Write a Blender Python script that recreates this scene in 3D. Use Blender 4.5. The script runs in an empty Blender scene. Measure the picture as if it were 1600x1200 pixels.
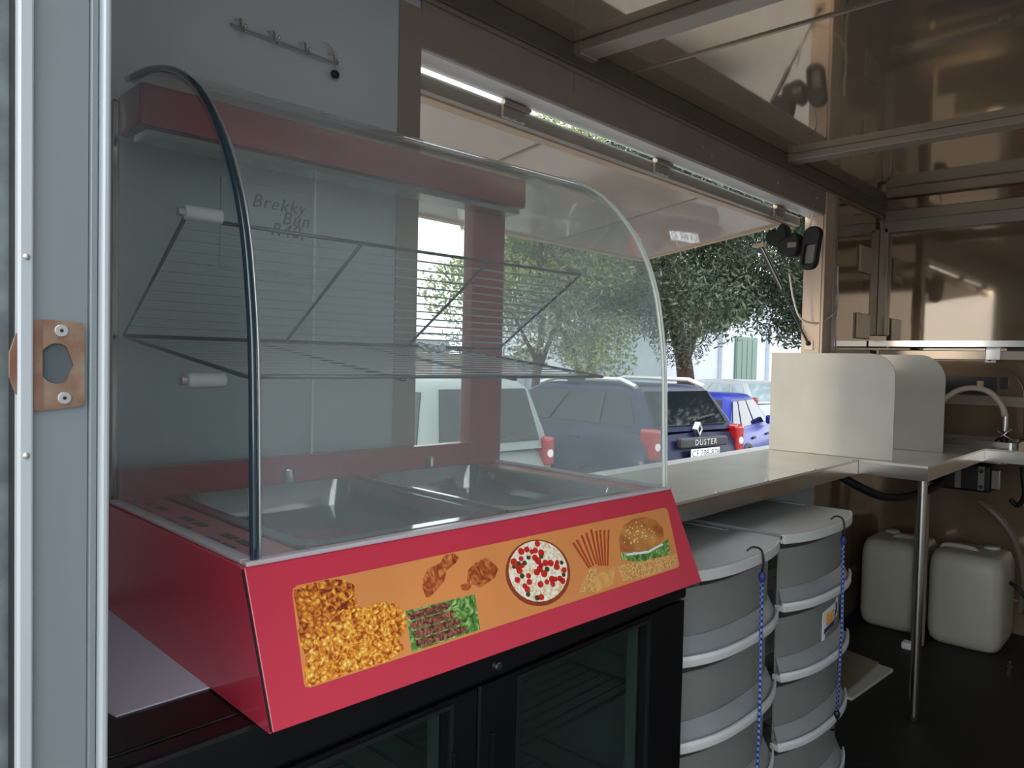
import bpy, bmesh, math, random
import numpy as np
from mathutils import Matrix, Vector
random.seed(7); rng = np.random.default_rng(7)
S = bpy.context.scene; COL = S.collection
# ------------------------------------------------------------------ camera
# world: X along the serving wall away from the door, Y towards the serving wall, Z up, metres, trailer floor z=0
f = 1184.0
A = np.array([1096., -13., f]); B = np.array([-1280., -65., f])
A /= np.linalg.norm(A); B -= A*(A@B); B /= np.linalg.norm(B)
U_ = np.cross(B, A); U_ = -U_ if U_[1] > 0 else U_
R = np.stack([A, B, U_])
cd = bpy.data.cameras.new('camera'); cam = bpy.data.objects.new('camera', cd); COL.objects.link(cam)
cd.sensor_width = 36; cd.lens = f/1600*36; cd.clip_start = 0.02; cd.clip_end = 200
M4 = Matrix.Identity(4)
for i in range(3):
    M4[i][0] = R[i, 0]; M4[i][1] = -R[i, 1]; M4[i][2] = -R[i, 2]
M4[2][3] = 1.23
cam.matrix_world = M4; S.camera = cam
# ------------------------------------------------------------------ world, sun, exposure
w = bpy.data.worlds.new('World'); S.world = w; w.use_nodes = True
bg = w.node_tree.nodes['Background']; bg.inputs[0].default_value = (0.90, 0.96, 1.0, 1); bg.inputs[1].default_value = 1.35
sd = bpy.data.lights.new('sun', 'SUN'); sun = bpy.data.objects.new('sun', sd); COL.objects.link(sun)
sd.energy = .35; sd.color = (1, 0.84, 0.68); sd.angle = math.radians(5)
sun.rotation_euler = Vector((1, -0.16, -0.13)).to_track_quat('-Z', 'Y').to_euler()
S.view_settings.view_transform = 'Standard'; S.view_settings.look = 'None'
S.view_settings.exposure = 1.38; S.view_settings.gamma = 1; S.view_settings.use_curve_mapping = False

# ------------------------------------------------------------------ materials
def lin(c):
    return tuple(((v/255)/12.92 if v/255 <= .04045 else ((v/255+.055)/1.055)**2.4) for v in c) + (1,)
MATS = {}
def mat(name, col, rough=.5, metal=0., var=0., scale=8., bump=0., bscale=60., spec=.5, ior=1.5, coat=0., stretch=None, col2=None, aniso=0, trans=0.):
    m = bpy.data.materials.new(name); m.use_nodes = True; MATS[name] = m
    nt = m.node_tree; p = nt.nodes['Principled BSDF']
    c = lin(col)
    p.inputs['Base Color'].default_value = c; p.inputs['Roughness'].default_value = rough
    p.inputs['Metallic'].default_value = metal; p.inputs['Specular IOR Level'].default_value = spec
    p.inputs['IOR'].default_value = ior; p.inputs['Coat Weight'].default_value = coat; p.inputs['Coat Roughness'].default_value = .05
    tc = nt.nodes.new('ShaderNodeTexCoord'); vec = tc.outputs['Object']
    if stretch:
        mp = nt.nodes.new('ShaderNodeMapping'); mp.inputs['Scale'].default_value = stretch
        nt.links.new(vec, mp.inputs[0]); vec = mp.outputs[0]
    if var or col2:
        n = nt.nodes.new('ShaderNodeTexNoise'); n.inputs['Scale'].default_value = scale; n.inputs['Detail'].default_value = 6
        nt.links.new(vec, n.inputs['Vector'])
        r = nt.nodes.new('ShaderNodeValToRGB'); nt.links.new(n.outputs['Fac'], r.inputs[0])
        r.color_ramp.elements[0].position = .35; r.color_ramp.elements[1].position = .68
        d = lin(col2) if col2 else tuple(min(1, v*(1+var)) for v in c[:3])+(1,)
        r.color_ramp.elements[0].color = c if col2 else tuple(v*(1-var) for v in c[:3])+(1,)
        r.color_ramp.elements[1].color = d
        nt.links.new(r.outputs[0], p.inputs['Base Color'])
    if bump:
        n2 = nt.nodes.new('ShaderNodeTexNoise'); n2.inputs['Scale'].default_value = bscale; n2.inputs['Detail'].default_value = 4
        nt.links.new(vec, n2.inputs['Vector'])
        b = nt.nodes.new('ShaderNodeBump'); b.inputs['Strength'].default_value = bump; b.inputs['Distance'].default_value = .01
        nt.links.new(n2.outputs['Fac'], b.inputs['Height']); nt.links.new(b.outputs[0], p.inputs['Normal'])
    return m
def glassmat(name, tint=(1, 1, 1), dust=.1, dustcol=(.8, .85, .85), refl=.5, rough=.01, dscale=5., dmin=.3):
    """thin sheet: see-through + fresnel reflection + film of dust and veil that scatters light"""
    m = bpy.data.materials.new(name); m.use_nodes = True; MATS[name] = m
    nt = m.node_tree; nt.nodes.clear(); N = nt.nodes.new; L = nt.links.new
    out = N('ShaderNodeOutputMaterial'); tr = N('ShaderNodeBsdfTransparent'); tr.inputs[0].default_value = (*tint, 1)
    gl = N('ShaderNodeBsdfGlossy'); gl.inputs['Roughness'].default_value = rough
    fr = N('ShaderNodeFresnel')
    ge = N('ShaderNodeNewGeometry'); mi = N('ShaderNodeMath'); mi.operation = 'MULTIPLY_ADD'; mi.inputs[1].default_value = 1/1.5-1.5; mi.inputs[2].default_value = 1.5
    L(ge.outputs['Backfacing'], mi.inputs[0]); L(mi.outputs[0], fr.inputs[0])   # same reflectance on both faces of the sheet
    mu = N('ShaderNodeMath'); mu.operation = 'MULTIPLY'; mu.inputs[1].default_value = refl; L(fr.outputs[0], mu.inputs[0])
    m1 = N('ShaderNodeMixShader'); L(mu.outputs[0], m1.inputs[0]); L(tr.outputs[0], m1.inputs[1]); L(gl.outputs[0], m1.inputs[2])
    df = N('ShaderNodeBsdfDiffuse'); df.inputs[0].default_value = (*dustcol, 1)
    tl = N('ShaderNodeBsdfTranslucent'); tl.inputs[0].default_value = (*dustcol, 1)
    m2 = N('ShaderNodeMixShader'); m2.inputs[0].default_value = .5; L(df.outputs[0], m2.inputs[1]); L(tl.outputs[0], m2.inputs[2])
    tc = N('ShaderNodeTexCoord'); nz = N('ShaderNodeTexNoise'); nz.inputs['Scale'].default_value = dscale; nz.inputs['Detail'].default_value = 8
    L(tc.outputs['Object'], nz.inputs['Vector'])
    mr = N('ShaderNodeMapRange'); mr.inputs[1].default_value = .3; mr.inputs[2].default_value = .75
    mr.inputs[3].default_value = dust*dmin; mr.inputs[4].default_value = dust; L(nz.outputs['Fac'], mr.inputs[0])
    m3 = N('ShaderNodeMixShader'); L(mr.outputs[0], m3.inputs[0]); L(m1.outputs[0], m3.inputs[1]); L(m2.outputs[0], m3.inputs[2])
    L(m3.outputs[0], out.inputs[0]); return m
def foodmat(name, cols, scale, bump=.6, kind='voronoi', rough=.45):
    """printed food picture: crumbly colour pattern"""
    m = bpy.data.materials.new(name); m.use_nodes = True; MATS[name] = m
    nt = m.node_tree; p = nt.nodes['Principled BSDF']; N = nt.nodes.new; L = nt.links.new
    p.inputs['Roughness'].default_value = rough
    tc = N('ShaderNodeTexCoord')
    n = N('ShaderNodeTexNoise'); n.inputs['Scale'].default_value = scale*.6; n.inputs['Detail'].default_value = 5; n.inputs['Distortion'].default_value = 1.8
    L(tc.outputs['Object'], n.inputs['Vector']); fac = n.outputs['Fac']
    if kind == 'voronoi':
        v = N('ShaderNodeTexVoronoi'); v.inputs['Scale'].default_value = scale; L(tc.outputs['Object'], v.inputs['Vector'])
        mx = N('ShaderNodeMath'); mx.operation = 'MULTIPLY_ADD'; mx.inputs[1].default_value = -.35; L(v.outputs['Distance'], mx.inputs[0]); L(n.outputs['Fac'], mx.inputs[2])
        ad = N('ShaderNodeMath'); ad.operation = 'ADD'; ad.inputs[1].default_value = .15; L(mx.outputs[0], ad.inputs[0]); fac = ad.outputs[0]
    r = N('ShaderNodeValToRGB'); L(fac, r.inputs[0])
    els = r.color_ramp.elements
    els[0].position = .3; els[0].color = lin(cols[0]); els[1].position = .7; els[1].color = lin(cols[-1])
    for i, c in enumerate(cols[1:-1]):
        e = els.new(.3+.4*(i+1)/(len(cols)-1)); e.color = lin(c)
    L(r.outputs[0], p.inputs['Base Color']); return m

mat('ceil', (196, 180, 160), .05, .72, .05, 2.5, bump=.006, bscale=9, ior=1.6)
mat('wallp', (190, 196, 200), .28, 0, .05, 3, ior=1.6)
mat('farwall', (150, 130, 106), .05, .45, .06, 2.0, bump=.012, bscale=5, ior=1.8)
mat('trimg', (158, 150, 138), .35, .3, .06, 5)
mat('trimlight', (158, 146, 130), .3, .4, .05, 5)
mat('tan', (198, 174, 150), .4, 0, .06, 6)
mat('whiteal', (222, 222, 220), .35, .2, .03, 6)
mat('floor', (22, 22, 23), .6, 0, .2, 20, bump=.2, bscale=200)
mat('skin', (120, 128, 130), .3, .6, .25, 40)  # mottled tone stands for outdoor reflections on the metal
mat('jamb', (124, 132, 136), .42, .25, .05, 3, stretch=(8, 8, .6))
mat('jambedge', (176, 182, 186), .35, .2, .03, 5, stretch=(8, 8, 1))
mat('rust', (128, 104, 90), .6, .3, col2=(110, 66, 48), scale=45)
mat('plate', (150, 132, 116), .45, .5, col2=(128, 92, 72), scale=60)
mat('screw', (190, 190, 188), .35, .7)
mat('dark', (26, 27, 30), .5)
mat('hole', (70, 78, 82), .7)
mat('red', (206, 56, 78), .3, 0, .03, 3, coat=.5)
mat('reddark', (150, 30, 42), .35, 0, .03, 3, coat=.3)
mat('orange', (226, 146, 84), .35, 0, .05, 8)
mat('black', (16, 16, 18), .28, 0)
mat('blackmatte', (14, 14, 15), .6)
mat('chrome', (205, 205, 205), .16, 1)
mat('pansteel', (140, 140, 138), .1, 1, .06, 4)
mat('cornice', (104, 96, 86), .4, .2, .05, 5)
mat('steel', (176, 174, 170), .24, 1, .06, 4, stretch=(1, 14, 1))
mat('steelbright', (200, 196, 190), .2, 1, .05, 5)
mat('counter', (204, 198, 188), .25, .35, .06, 6, bump=.01, bscale=7)
mat('panel', (158, 153, 142), .36, .3, .07, 5, bump=.015, bscale=9)
mat('wire', (178, 184, 184), .3, .6)
mat('wiredark', (74, 78, 80), .3, .8)
mat('whiteplastic', (232, 234, 238), .35)
mat('whiteboard', (205, 208, 222), .4, 0, .03, 3)
mat('greyplastic', (206, 206, 204), .4)
mat('drawerlid', (142, 146, 148), .35, 0, .05, 5)
mat('jug', (186, 182, 168), .42, 0, .06, 4)
mat('liner', (190, 200, 196), .4)
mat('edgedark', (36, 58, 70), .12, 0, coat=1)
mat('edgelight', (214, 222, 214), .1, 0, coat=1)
mat('silicone', (196, 186, 192), .3)
mat('hose', (206, 192, 172), .4)
mat('hosegrey', (120, 108, 92), .3)
mat('pvc', (150, 128, 112), .45)
mat('cable', (225, 216, 204), .5)
mat('rubber', (20, 20, 22), .55)
mat('flap', (196, 184, 172), .03, 0, .05, 2.2, bump=.02, bscale=6, ior=1.7)
mat('asphalt', (120, 116, 112), .9, 0, .15, 14, bump=.3, bscale=160)
mat('bldgwhite', (196, 202, 212), .8, 0, .04, 3)
mat('bldgpink', (196, 172, 162), .8, 0, .05, 3)
mat('green_door', (104, 128, 116), .6)
mat('roofsheet', (214, 214, 208), .5, 0, .05, 4)
mat('bark', (74, 58, 48), .9, 0, .3, 14, bump=.8, bscale=30)
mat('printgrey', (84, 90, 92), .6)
mat('label_white', (238, 238, 236), .5)
mat('label_orange', (238, 160, 40), .5)
mat('label_blue', (40, 54, 120), .5)
mat('label_grey', (122, 118, 108), .5)
glassmat('crystal', (.9, .9, .9), .08, (.8, .8, .8), 1., .02)
glassmat('glass_front', (.98, 1, .99), .19, (.84, .92, .94), 1., .03, 3.0, .5)  # pale film is partly dust, partly a lens veil put into the glass
glassmat('glass_side', (.98, 1, .99), .12, (.76, .86, .92), .8, .01, 3.0, .5)
glassmat('glass_back', (.97, .99, .98), .04, (.7, .75, .75), .5, .01, 4.0)
glassmat('glass_cooler', (.46, .52, .50), .03, (.5, .55, .55), .6, .01, 9.0)
glassmat('frosted', (.86, .88, .88), .50, (.66, .66, .64), .5, .12, 3.0, .8)
foodmat('chicken', [(150, 66, 24), (222, 130, 36), (240, 176, 62), (254, 230, 140)], 190)
foodmat('chicken_dark', [(120, 44, 20), (190, 96, 30), (228, 150, 48), (246, 204, 100)], 170)
foodmat('roast', [(110, 44, 22), (182, 88, 40), (226, 150, 84)], 120, kind='noise')
foodmat('patty', [(58, 30, 26), (140, 84, 66), (186, 128, 106)], 230)
foodmat('greens', [(40, 70, 32), (96, 150, 66), (206, 218, 150)], 130, kind='noise')
foodmat('cheese', [(232, 190, 130), (250, 244, 226), (255, 252, 240)], 190)
foodmat('crumb', [(176, 110, 54), (228, 176, 104), (246, 214, 150)], 420)
mat('crust', (150, 64, 36), .5, 0, .2, 90)
mat('tomato', (206, 44, 34), .4, 0, .12, 160)
mat('olive', (62, 74, 34), .4)
mat('stick', (176, 76, 40), .5, 0, .15, 200)
mat('bun', (214, 150, 78), .45, col2=(160, 78, 38), scale=22)
mat('seed', (246, 226, 176), .5)
mat('bread', (228, 170, 96), .5, 0, .15, 90)
def cordmat():
    m = bpy.data.materials.new('bungee'); m.use_nodes = True; MATS['bungee'] = m
    nt = m.node_tree; p = nt.nodes['Principled BSDF']; N = nt.nodes.new; L = nt.links.new
    tc = N('ShaderNodeTexCoord'); ch = N('ShaderNodeTexChecker'); ch.inputs['Scale'].default_value = 150
    ch.inputs[1].default_value = lin((22, 34, 96)); ch.inputs[2].default_value = lin((120, 140, 196))
    L(tc.outputs['Object'], ch.inputs[0]); L(ch.outputs[0], p.inputs['Base Color']); p.inputs['Roughness'].default_value = .7
cordmat()

# ------------------------------------------------------------------ mesh helpers
class MB:
    def __init__(s): s.v = []; s.f = []; s.mi = []; s.cur = 0
    def add(s, vs, fs):
        o = len(s.v); s.v += [tuple(map(float, p)) for p in vs]
        for q in fs: s.f.append(tuple(i+o for i in q)); s.mi.append(s.cur)
        return s
    def box(s, a, b):
        x0, y0, z0 = [min(a[i], b[i]) for i in range(3)]; x1, y1, z1 = [max(a[i], b[i]) for i in range(3)]
        vs = [(x0,y0,z0),(x1,y0,z0),(x1,y1,z0),(x0,y1,z0),(x0,y0,z1),(x1,y0,z1),(x1,y1,z1),(x0,y1,z1)]
        return s.add(vs, [(0,3,2,1),(4,5,6,7),(0,1,5,4),(1,2,6,5),(2,3,7,6),(3,0,4,7)])
    def hexa(s, p):   # 8 points: bottom quad, top quad
        return s.add(p, [(0,3,2,1),(4,5,6,7),(0,1,5,4),(1,2,6,5),(2,3,7,6),(3,0,4,7)])
    def prism(s, poly, fn, a, b):   # poly of (p,q), fn(p,q,h)->xyz
        n = len(poly); vs = [fn(p, q, a) for p, q in poly]+[fn(p, q, b) for p, q in poly]
        return s.add(vs, [tuple(range(n-1, -1, -1)), tuple(range(n, 2*n))]+[(i, (i+1) % n, n+(i+1) % n, n+i) for i in range(n)])
    def ring(s, outer, inner, fn, a, b):
        n = len(outer); vs = [fn(p, q, h) for h in (a, b) for l in (outer, inner) for p, q in l]
        fs = []
        for i in range(n):
            j = (i+1) % n
            fs += [(i, n+i, n+j, j), (2*n+i, 2*n+j, 3*n+j, 3*n+i), (i, j, 2*n+j, 2*n+i), (n+i, 3*n+i, 3*n+j, n+j)]
        return s.add(vs, fs)
    def tube(s, pts, r, n=8, cap=True):
        pts = [Vector(p) for p in pts]; rs = r if isinstance(r, (list, tuple)) else [r]*len(pts)
        vs = []; fs = []; up = None
        for i, p in enumerate(pts):
            t = (pts[min(i+1, len(pts)-1)]-pts[max(i-1, 0)]).normalized()
            if up is None:
                up = Vector((0, 0, 1)) if abs(t.z) < .9 else Vector((1, 0, 0))
            a = (up-t*up.dot(t)).normalized(); b = t.cross(a); up = a
            for k in range(n):
                q = 2*math.pi*k/n; vs.append(p+(a*math.cos(q)+b*math.sin(q))*rs[i])
        for i in range(len(pts)-1):
            for k in range(n):
                k2 = (k+1) % n; fs.append((i*n+k, i*n+k2, (i+1)*n+k2, (i+1)*n+k))
        if cap: fs += [tuple(range(n-1, -1, -1)), tuple(range((len(pts)-1)*n, len(pts)*n))]
        return s.add(vs, fs)
    def loft(s, rings, cap=True):
        n = len(rings[0]); vs = [p for r in rings for p in r]; fs = []
        for i in range(len(rings)-1):
            for k in range(n):
                k2 = (k+1) % n; fs.append((i*n+k, i*n+k2, (i+1)*n+k2, (i+1)*n+k))
        if cap: fs += [tuple(range(n-1, -1, -1)), tuple(range((len(rings)-1)*n, len(rings)*n))]
        return s.add(vs, fs)
    def ball(s, c, r, n=10, m=6):
        rx, ry, rz = r if isinstance(r, (tuple, list)) else (r, r, r)
        rings = []
        for i in range(m+1):
            t = -math.pi/2+math.pi*i/m; cr = max(.02, math.cos(t))
            rings.append([(c[0]+rx*cr*math.cos(2*math.pi*k/n), c[1]+ry*cr*math.sin(2*math.pi*k/n), c[2]+rz*math.sin(t)) for k in range(n)])
        return s.loft(rings)
    def build(s, name, m, parent=None, smooth=False, bevel=0, seg=2, sub=0, off=None):
        me = bpy.data.meshes.new(name)
        vs = s.v if off is None else [(p[0]-off[0], p[1]-off[1], p[2]-off[2]) for p in s.v]
        me.from_pydata(vs, [], s.f)
        ms = m if isinstance(m, (list, tuple)) else [m]
        for k in ms: me.materials.append(MATS[k])
        if len(ms) > 1: me.polygons.foreach_set('material_index', s.mi)
        bm = bmesh.new(); bm.from_mesh(me); bmesh.ops.recalc_face_normals(bm, faces=bm.faces); bm.to_mesh(me); bm.free()
        if smooth:
            me.polygons.foreach_set('use_smooth', [True]*len(me.polygons))
            if smooth != 'all': me.set_sharp_from_angle(angle=math.radians(40))
        o = bpy.data.objects.new(name, me); COL.objects.link(o)
        if parent: o.parent = parent
        if bevel:
            b = o.modifiers.new('bevel', 'BEVEL'); b.width = bevel; b.segments = seg; b.limit_method = 'ANGLE'; b.angle_limit = math.radians(40)
        if sub:
            b = o.modifiers.new('sub', 'SUBSURF'); b.levels = sub; b.render_levels = sub
        return o
def tag(o, label, cat, group=None):
    o['label'] = label; o['category'] = cat
    if group: o['group'] = group
    return o
def thing(name, label, cat, loc=(0, 0, 0), rz=0, group=None):
    o = bpy.data.objects.new(name, None); COL.objects.link(o); o.location = loc; o.rotation_euler = (0, 0, rz); o.empty_display_size = .1
    return tag(o, label, cat, group)
def struct(o): o['kind'] = 'structure'; return o
XY = lambda p, q, h: (p, q, h)
XZ = lambda p, q, h: (p, h, q)
YZ = lambda p, q, h: (h, p, q)
def rrect(x0, y0, x1, y1, r, n=5):
    P = []
    for cx, cy, a in ((x1-r, y1-r, 0), (x0+r, y1-r, 90), (x0+r, y0+r, 180), (x1-r, y0+r, 270)):
        for i in range(n+1):
            t = math.radians(a+90*i/n); P.append((cx+r*math.cos(t), cy+r*math.sin(t)))
    return P
def circ(cx, cy, rx, ry=None, n=24):
    ry = rx if ry is None else ry
    return [(cx+rx*math.cos(2*math.pi*i/n), cy+ry*math.sin(2*math.pi*i/n)) for i in range(n)]
def spline(pts, n=8):
    P = [Vector(p) for p in pts]; P = [P[0]*2-P[1]]+P+[P[-1]*2-P[-2]]; out = []
    for i in range(1, len(P)-2):
        for k in range(n):
            t = k/n; a, b, c, d = P[i-1:i+3]
            out.append(.5*((2*b)+(c-a)*t+(2*a-5*b+4*c-d)*t*t+(3*b-a-3*c+d)*t**3))
    out.append(P[-2]); return out
def text(name, body, size, m, parent, matrix, extrude=.0006, shear=0., spacing=1.):
    c = bpy.data.curves.new(name, 'FONT'); c.body = body; c.size = size; c.extrude = extrude; c.align_x = 'CENTER'; c.align_y = 'CENTER'; c.shear = shear; c.space_character = spacing
    c.resolution_u = 3
    t = bpy.data.objects.new('tmp', c); COL.objects.link(t)
    dg = bpy.context.evaluated_depsgraph_get(); me = bpy.data.meshes.new_from_object(t.evaluated_get(dg)); bpy.data.objects.remove(t)
    me.transform(matrix); me.materials.clear(); me.materials.append(MATS[m]); me.name = name
    o = bpy.data.objects.new(name, me); COL.objects.link(o)
    if parent: o.parent = parent
    return o
def frame_m(o, x, y):   # matrix with local x,y axes in world and origin
    x = Vector(x).normalized(); y = Vector(y).normalized(); z = x.cross(y)
    m = Matrix.Identity(4)
    for i in range(3): m[i][0] = x[i]; m[i][1] = y[i]; m[i][2] = z[i]; m[i][3] = o[i]
    return m

# ------------------------------------------------------------------ setting: trailer shell
YW, YO, XF, ZC = 1.29, 1.36, 4.2, 2.07        # serving wall inner/outer, far wall, ceiling
WX0, WX1, WZ0, WZ1 = 1.077, 3.40, 0.88, 1.905  # serving opening
struct(MB().box((.14, -.85, -.06), (4.26, YO, 0)).build('floor', 'floor'))
ceil = struct(MB().box((.14, -.85, ZC+.006), (4.26, YO, ZC+.05)).build('ceiling', 'trimg'))
for a, b in ((.2, 1.578), (1.582, 1.848), (1.852, 2.958), (2.962, XF)):
    MB().box((a, -.85, ZC), (b, YW, ZC+.006)).build('ceiling_panel', 'ceil', ceil)
for i, x in enumerate((1.585, 2.955)):     # ceiling battens
    t = struct(MB().box((x, -.85, ZC-.028), (x+.07, YW-.01, ZC)).build('trim_%d' % (i+1), 'trimg', bevel=.003))
    MB().box((x-.004, YW-.045, ZC-.032), (x+.074, YW-.008, ZC)).build('end_cap', 'trimlight', t, bevel=.002)
struct(MB().box((1.845, -.85, ZC-.004), (1.856, YW, ZC)).build('trim_3', 'trimlight'))
wl = (MB().box((.14, YW, -.06), (WX0, YO, ZC)).box((WX0, YW, WZ1), (WX1, YO, ZC)).box((WX0, YW, -.06), (WX1, YO, WZ0)))
wl.cur = 1; wl.box((WX1, YW, -.06), (4.26, YO, ZC)); wl = struct(wl.build('wall_left', ['wallp', 'farwall']))  # browner end stretch: dark reflections put into its colour
struct(MB().box((XF, -.85, -.06), (4.26, YW, ZC)).build('wall_far', 'farwall'))
struct(MB().box((.14, -.91, -.06), (4.26, -.85, ZC+.05)).build('wall_right', 'wallp'))
# end wall; the camera's door opening, widened out of view for more light
struct(MB().box((.155, .60, -.06), (.2, YW, ZC)).box((.155, -.85, -.06), (.2, -.79, ZC)).box((.155, -.79, 2.0), (.2, .60, ZC)).build('wall_near', 'wallp'))
# serving-opening frame on the wall, outlines and reveals
tr = struct(MB().box((1.018, YW-.006, .9), (WX0, YW, 1.985)).build('trim_4', 'trimg', bevel=.001))
struct(MB().box((WX0, YW-.006, WZ1), (WX1, YW, 2.003)).build('trim_5', 'trimg', bevel=.001))
tr6 = struct(MB().box((WX1, YW-.012, .9), (3.52, YW, 2.003)).build('trim_6', 'tan', bevel=.002))
MB().box((3.49, YW-.02, .9), (3.525, YW-.012, 2.003)).build('edge_strip', 'trimg', tr6, bevel=.001)
tr7 = struct(MB().box((.2, YW-.014, 2.003), (XF, YW, 2.013)).build('trim_7', 'trimlight', bevel=.001))
struct(MB().box((.2, YW-.022, 2.0132), (XF, YW, ZC)).build('trim_8', 'cornice', bevel=.003))
MB().box((1.605, YW-.008, 1.955), (1.609, YW-.006, 2.0)).build('joint', 'trimlight', tr7)
for x, z in ((2.3, 1.955), (2.36, 1.94), (2.9, 1.95), (3.2, 1.94), (3.3, 1.96)):
    MB().prism(circ(x, z, .006, n=8), XZ, YW-.010, YW-.004).build('screw', 'screw', tr7)
# reveal linings (the frame of the opening)
struct(MB().box((WX1-.004, YW, WZ0), (WX1, YO+.01, WZ1)).build('trim_9', 'tan'))
struct(MB().box((WX0, YW, WZ1-.006), (WX1, YO+.004, WZ1)).build('trim_10', 'whiteal'))
sill = struct(MB().box((WX0, YW-.0005, WZ0), (WX1, YO+.005, .897)).build('trim_11', 'whiteal', bevel=.003))
# far-wall dressing
struct(MB().box((XF-.03, -.85, 1.985), (XF, YW-.02, 2.038)).build('trim_12', 'trimlight', bevel=.004))
struct(MB().box((XF-.035, -.85, 1.925), (XF, YW-.02, 1.985)).build('trim_13', 'trimg', bevel=.004))
struct(MB().box((XF-.035, YW-.042, 1.40), (XF, YW, 1.95)).build('trim_14', 'trimlight', bevel=.003))
struct(MB().box((XF-.03, -.85, .16), (XF, YW, .17)).build('trim_15', 'trimg'))
sh = thing('wall_shelf', 'long thin metal shelf running across the brown far wall', 'shelf', (XF-.1, .3, 1.33))
MB().box((-.06, -1.1, .022), (.098, .985, .038)).build('shelf_board', 'steel', sh, bevel=.002)
MB().box((-.063, -1.1, .010), (-.058, .985, .038)).build('front_lip', 'steelbright', sh)
for y in (.46, -.1, -.8): MB().box((.03, y-.03, -.05), (.096, y+.03, .022)).build('bracket', 'steel', sh, bevel=.002)
ra = thing('rail', 'grey box rail on the far wall below the long shelf', 'rail', (XF-.05, .3, 1.28))
MB().box((.0, -1.1, .0), (.048, .97, .045)).build('bar', 'trimlight', ra, bevel=.003)
bp = MB().box((-.006, .45, -.012), (0, .495, .058)).build('end_plate', 'whiteal', ra, bevel=.002)
for z in (.0, .042): MB().prism(circ(.475, z, .006, n=10), YZ, -.009, -.006).build('screw', 'dark', bp)
for x, z0, z1, nm, lb, c in ((3.95, 1.70, 1.83, 'cover_plate', 'tan square cover plate high on serving wall near far corner', 'tan'),
                             (3.94, 1.375, 1.50, 'cover_plate', 'small pale cover plate just above shelf beside far corner', 'trimlight')):
    p = tag(MB().box((x-.09, YW-.012, z0), (x+.09, YW, z1)).build(nm, c, bevel=.003), lb, 'plate')
    p.location = (x, YW, z0); p.data.transform(Matrix.Translation((-x, -YW, -z0)))
# ------------------------------------------------------------------ door jamb with strike plate
jb = struct(MB().box((.154, .58, -.06), (.188, .60, 2.0)).build('door_1', 'jamb'))
MB().box((.1445, .574, -.06), (.1535, .60, 2.0)).build('outer_strip', 'jambedge', jb, bevel=.0015)
MB().box((.1885, .577, -.06), (.1935, .60, 2.0)).build('groove_strip', 'jamb', jb, bevel=.001)
MB().box((.194, .571, -.06), (.2, .60, 2.0)).build('inner_lip', 'jambedge', jb, bevel=.002)
MB().box((.10, .592, -.3), (.1435, YO, 2.1)).build('outer_skin', 'skin', jb)
MB().box((.1436, .582, -.06), (.1444, .60, 2.0)).build('rubber_seal', 'rubber', jb)
for z in (1.291, 1.160): MB().ball((.149, .5735, z), (.0022, .0015, .0022)).build('rivet', 'screw', jb, smooth='all')
st = thing('strike_plate', 'worn rusty door strike plate screwed to the pale door jamb', 'strike plate', (.163, .58, 1.19))
oc = [(-.013, .060), (-.019, .050), (-.0225, .038), (-.0225, .022), (-.019, .011), (-.012, .001), (-.006, -.001), (.004, 0), (.013, .001), (.0215, .002), (.0225, .005), (.0222, .03), (.0218, .057), (.020, .0595), (.012, .0605), (.0, .0605)]
cx_, cz_ = .005, .031
hl = []
for p, q in oc:
    t = math.atan2(q-cz_, p-cx_); hl.append((cx_+.0105*math.cos(t), cz_+.0150*math.sin(t)*(1 if abs(math.sin(t)) < .8 else .93)))
MB().ring(oc, hl, XZ, -.0030, -.0003).build('plate', 'plate', st)
lipo = [p for p in oc if p[0] <= -.012]
MB().prism([(-.0225, .022), (-.0225, .038), (-.019, .050), (-.013, .060), (-.004, .0598), (-.0035, .0005), (-.006, -.001), (-.012, .001), (-.019, .011)], XZ, -.0036, -.0029).build('curved_lip', 'rust', st)
MB().prism([(p*.97+cx_*.03, q*.97+cz_*.03) for p, q in hl], XZ, -.0006, -.0002).build('latch_hole', 'hole', st)
for x, z in ((.0075, .0535), (.0095, .0075)):
    sc = MB().prism(circ(x, z, .0043, n=16), XZ, -.0042, -.003).build('screw', 'screw', st, bevel=.0004)
    MB().prism(circ(x, z, .0013, n=6), XZ, -.0044, -.0042).build('socket', 'dark', sc)

# ------------------------------------------------------------------ hook rail and menu reflection as lettering on the serving wall
hr = thing('hook_rail', 'thin wire rail with small hooks high on the dark wall', 'hook rail', (.75, YW, 1.80))
MB().tube([(-.11, -.012, .005), (.105, -.012, .002)], .0022, 6).build('rail', 'wire', hr)
for x in (-.095, -.031, .033, .097):
    MB().tube(spline([(x, 0, .02), (x, -.018, .016), (x, -.022, .004), (x+.002, -.026, -.006), (x+.003, -.034, .004)], 4), .0024, 6).build('hook', 'chrome', hr, smooth='all')
MB().tube(spline([(.075, -.012, .035), (.088, -.018, .028), (.098, -.022, .012), (.10, -.022, -.012)], 4), .0018, 6).build('loop', 'chrome', hr)
MB().ball((.102, -.016, -.022), (.010, .006, .008)).build('knob', 'dark', hr, smooth='all')
sg = thing('menu_reflection', 'reflected menu lettering, dark and slanted, on a grey board behind the racks', 'reflection', (.77, YW, 1.40))  # menu reflection in the glass, put in as lettering on a board
MB().box((-.14, -.006, -.02), (.10, 0, .14)).build('backing_board', 'wallp', sg, bevel=.001)
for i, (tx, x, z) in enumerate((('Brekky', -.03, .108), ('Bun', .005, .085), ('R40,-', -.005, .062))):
    text('lettering', tx, .034, 'printgrey', sg, frame_m((x, -.0068, z), (1, 0, 0), (0, 0, 1)), shear=.3, spacing=1.15)

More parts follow.
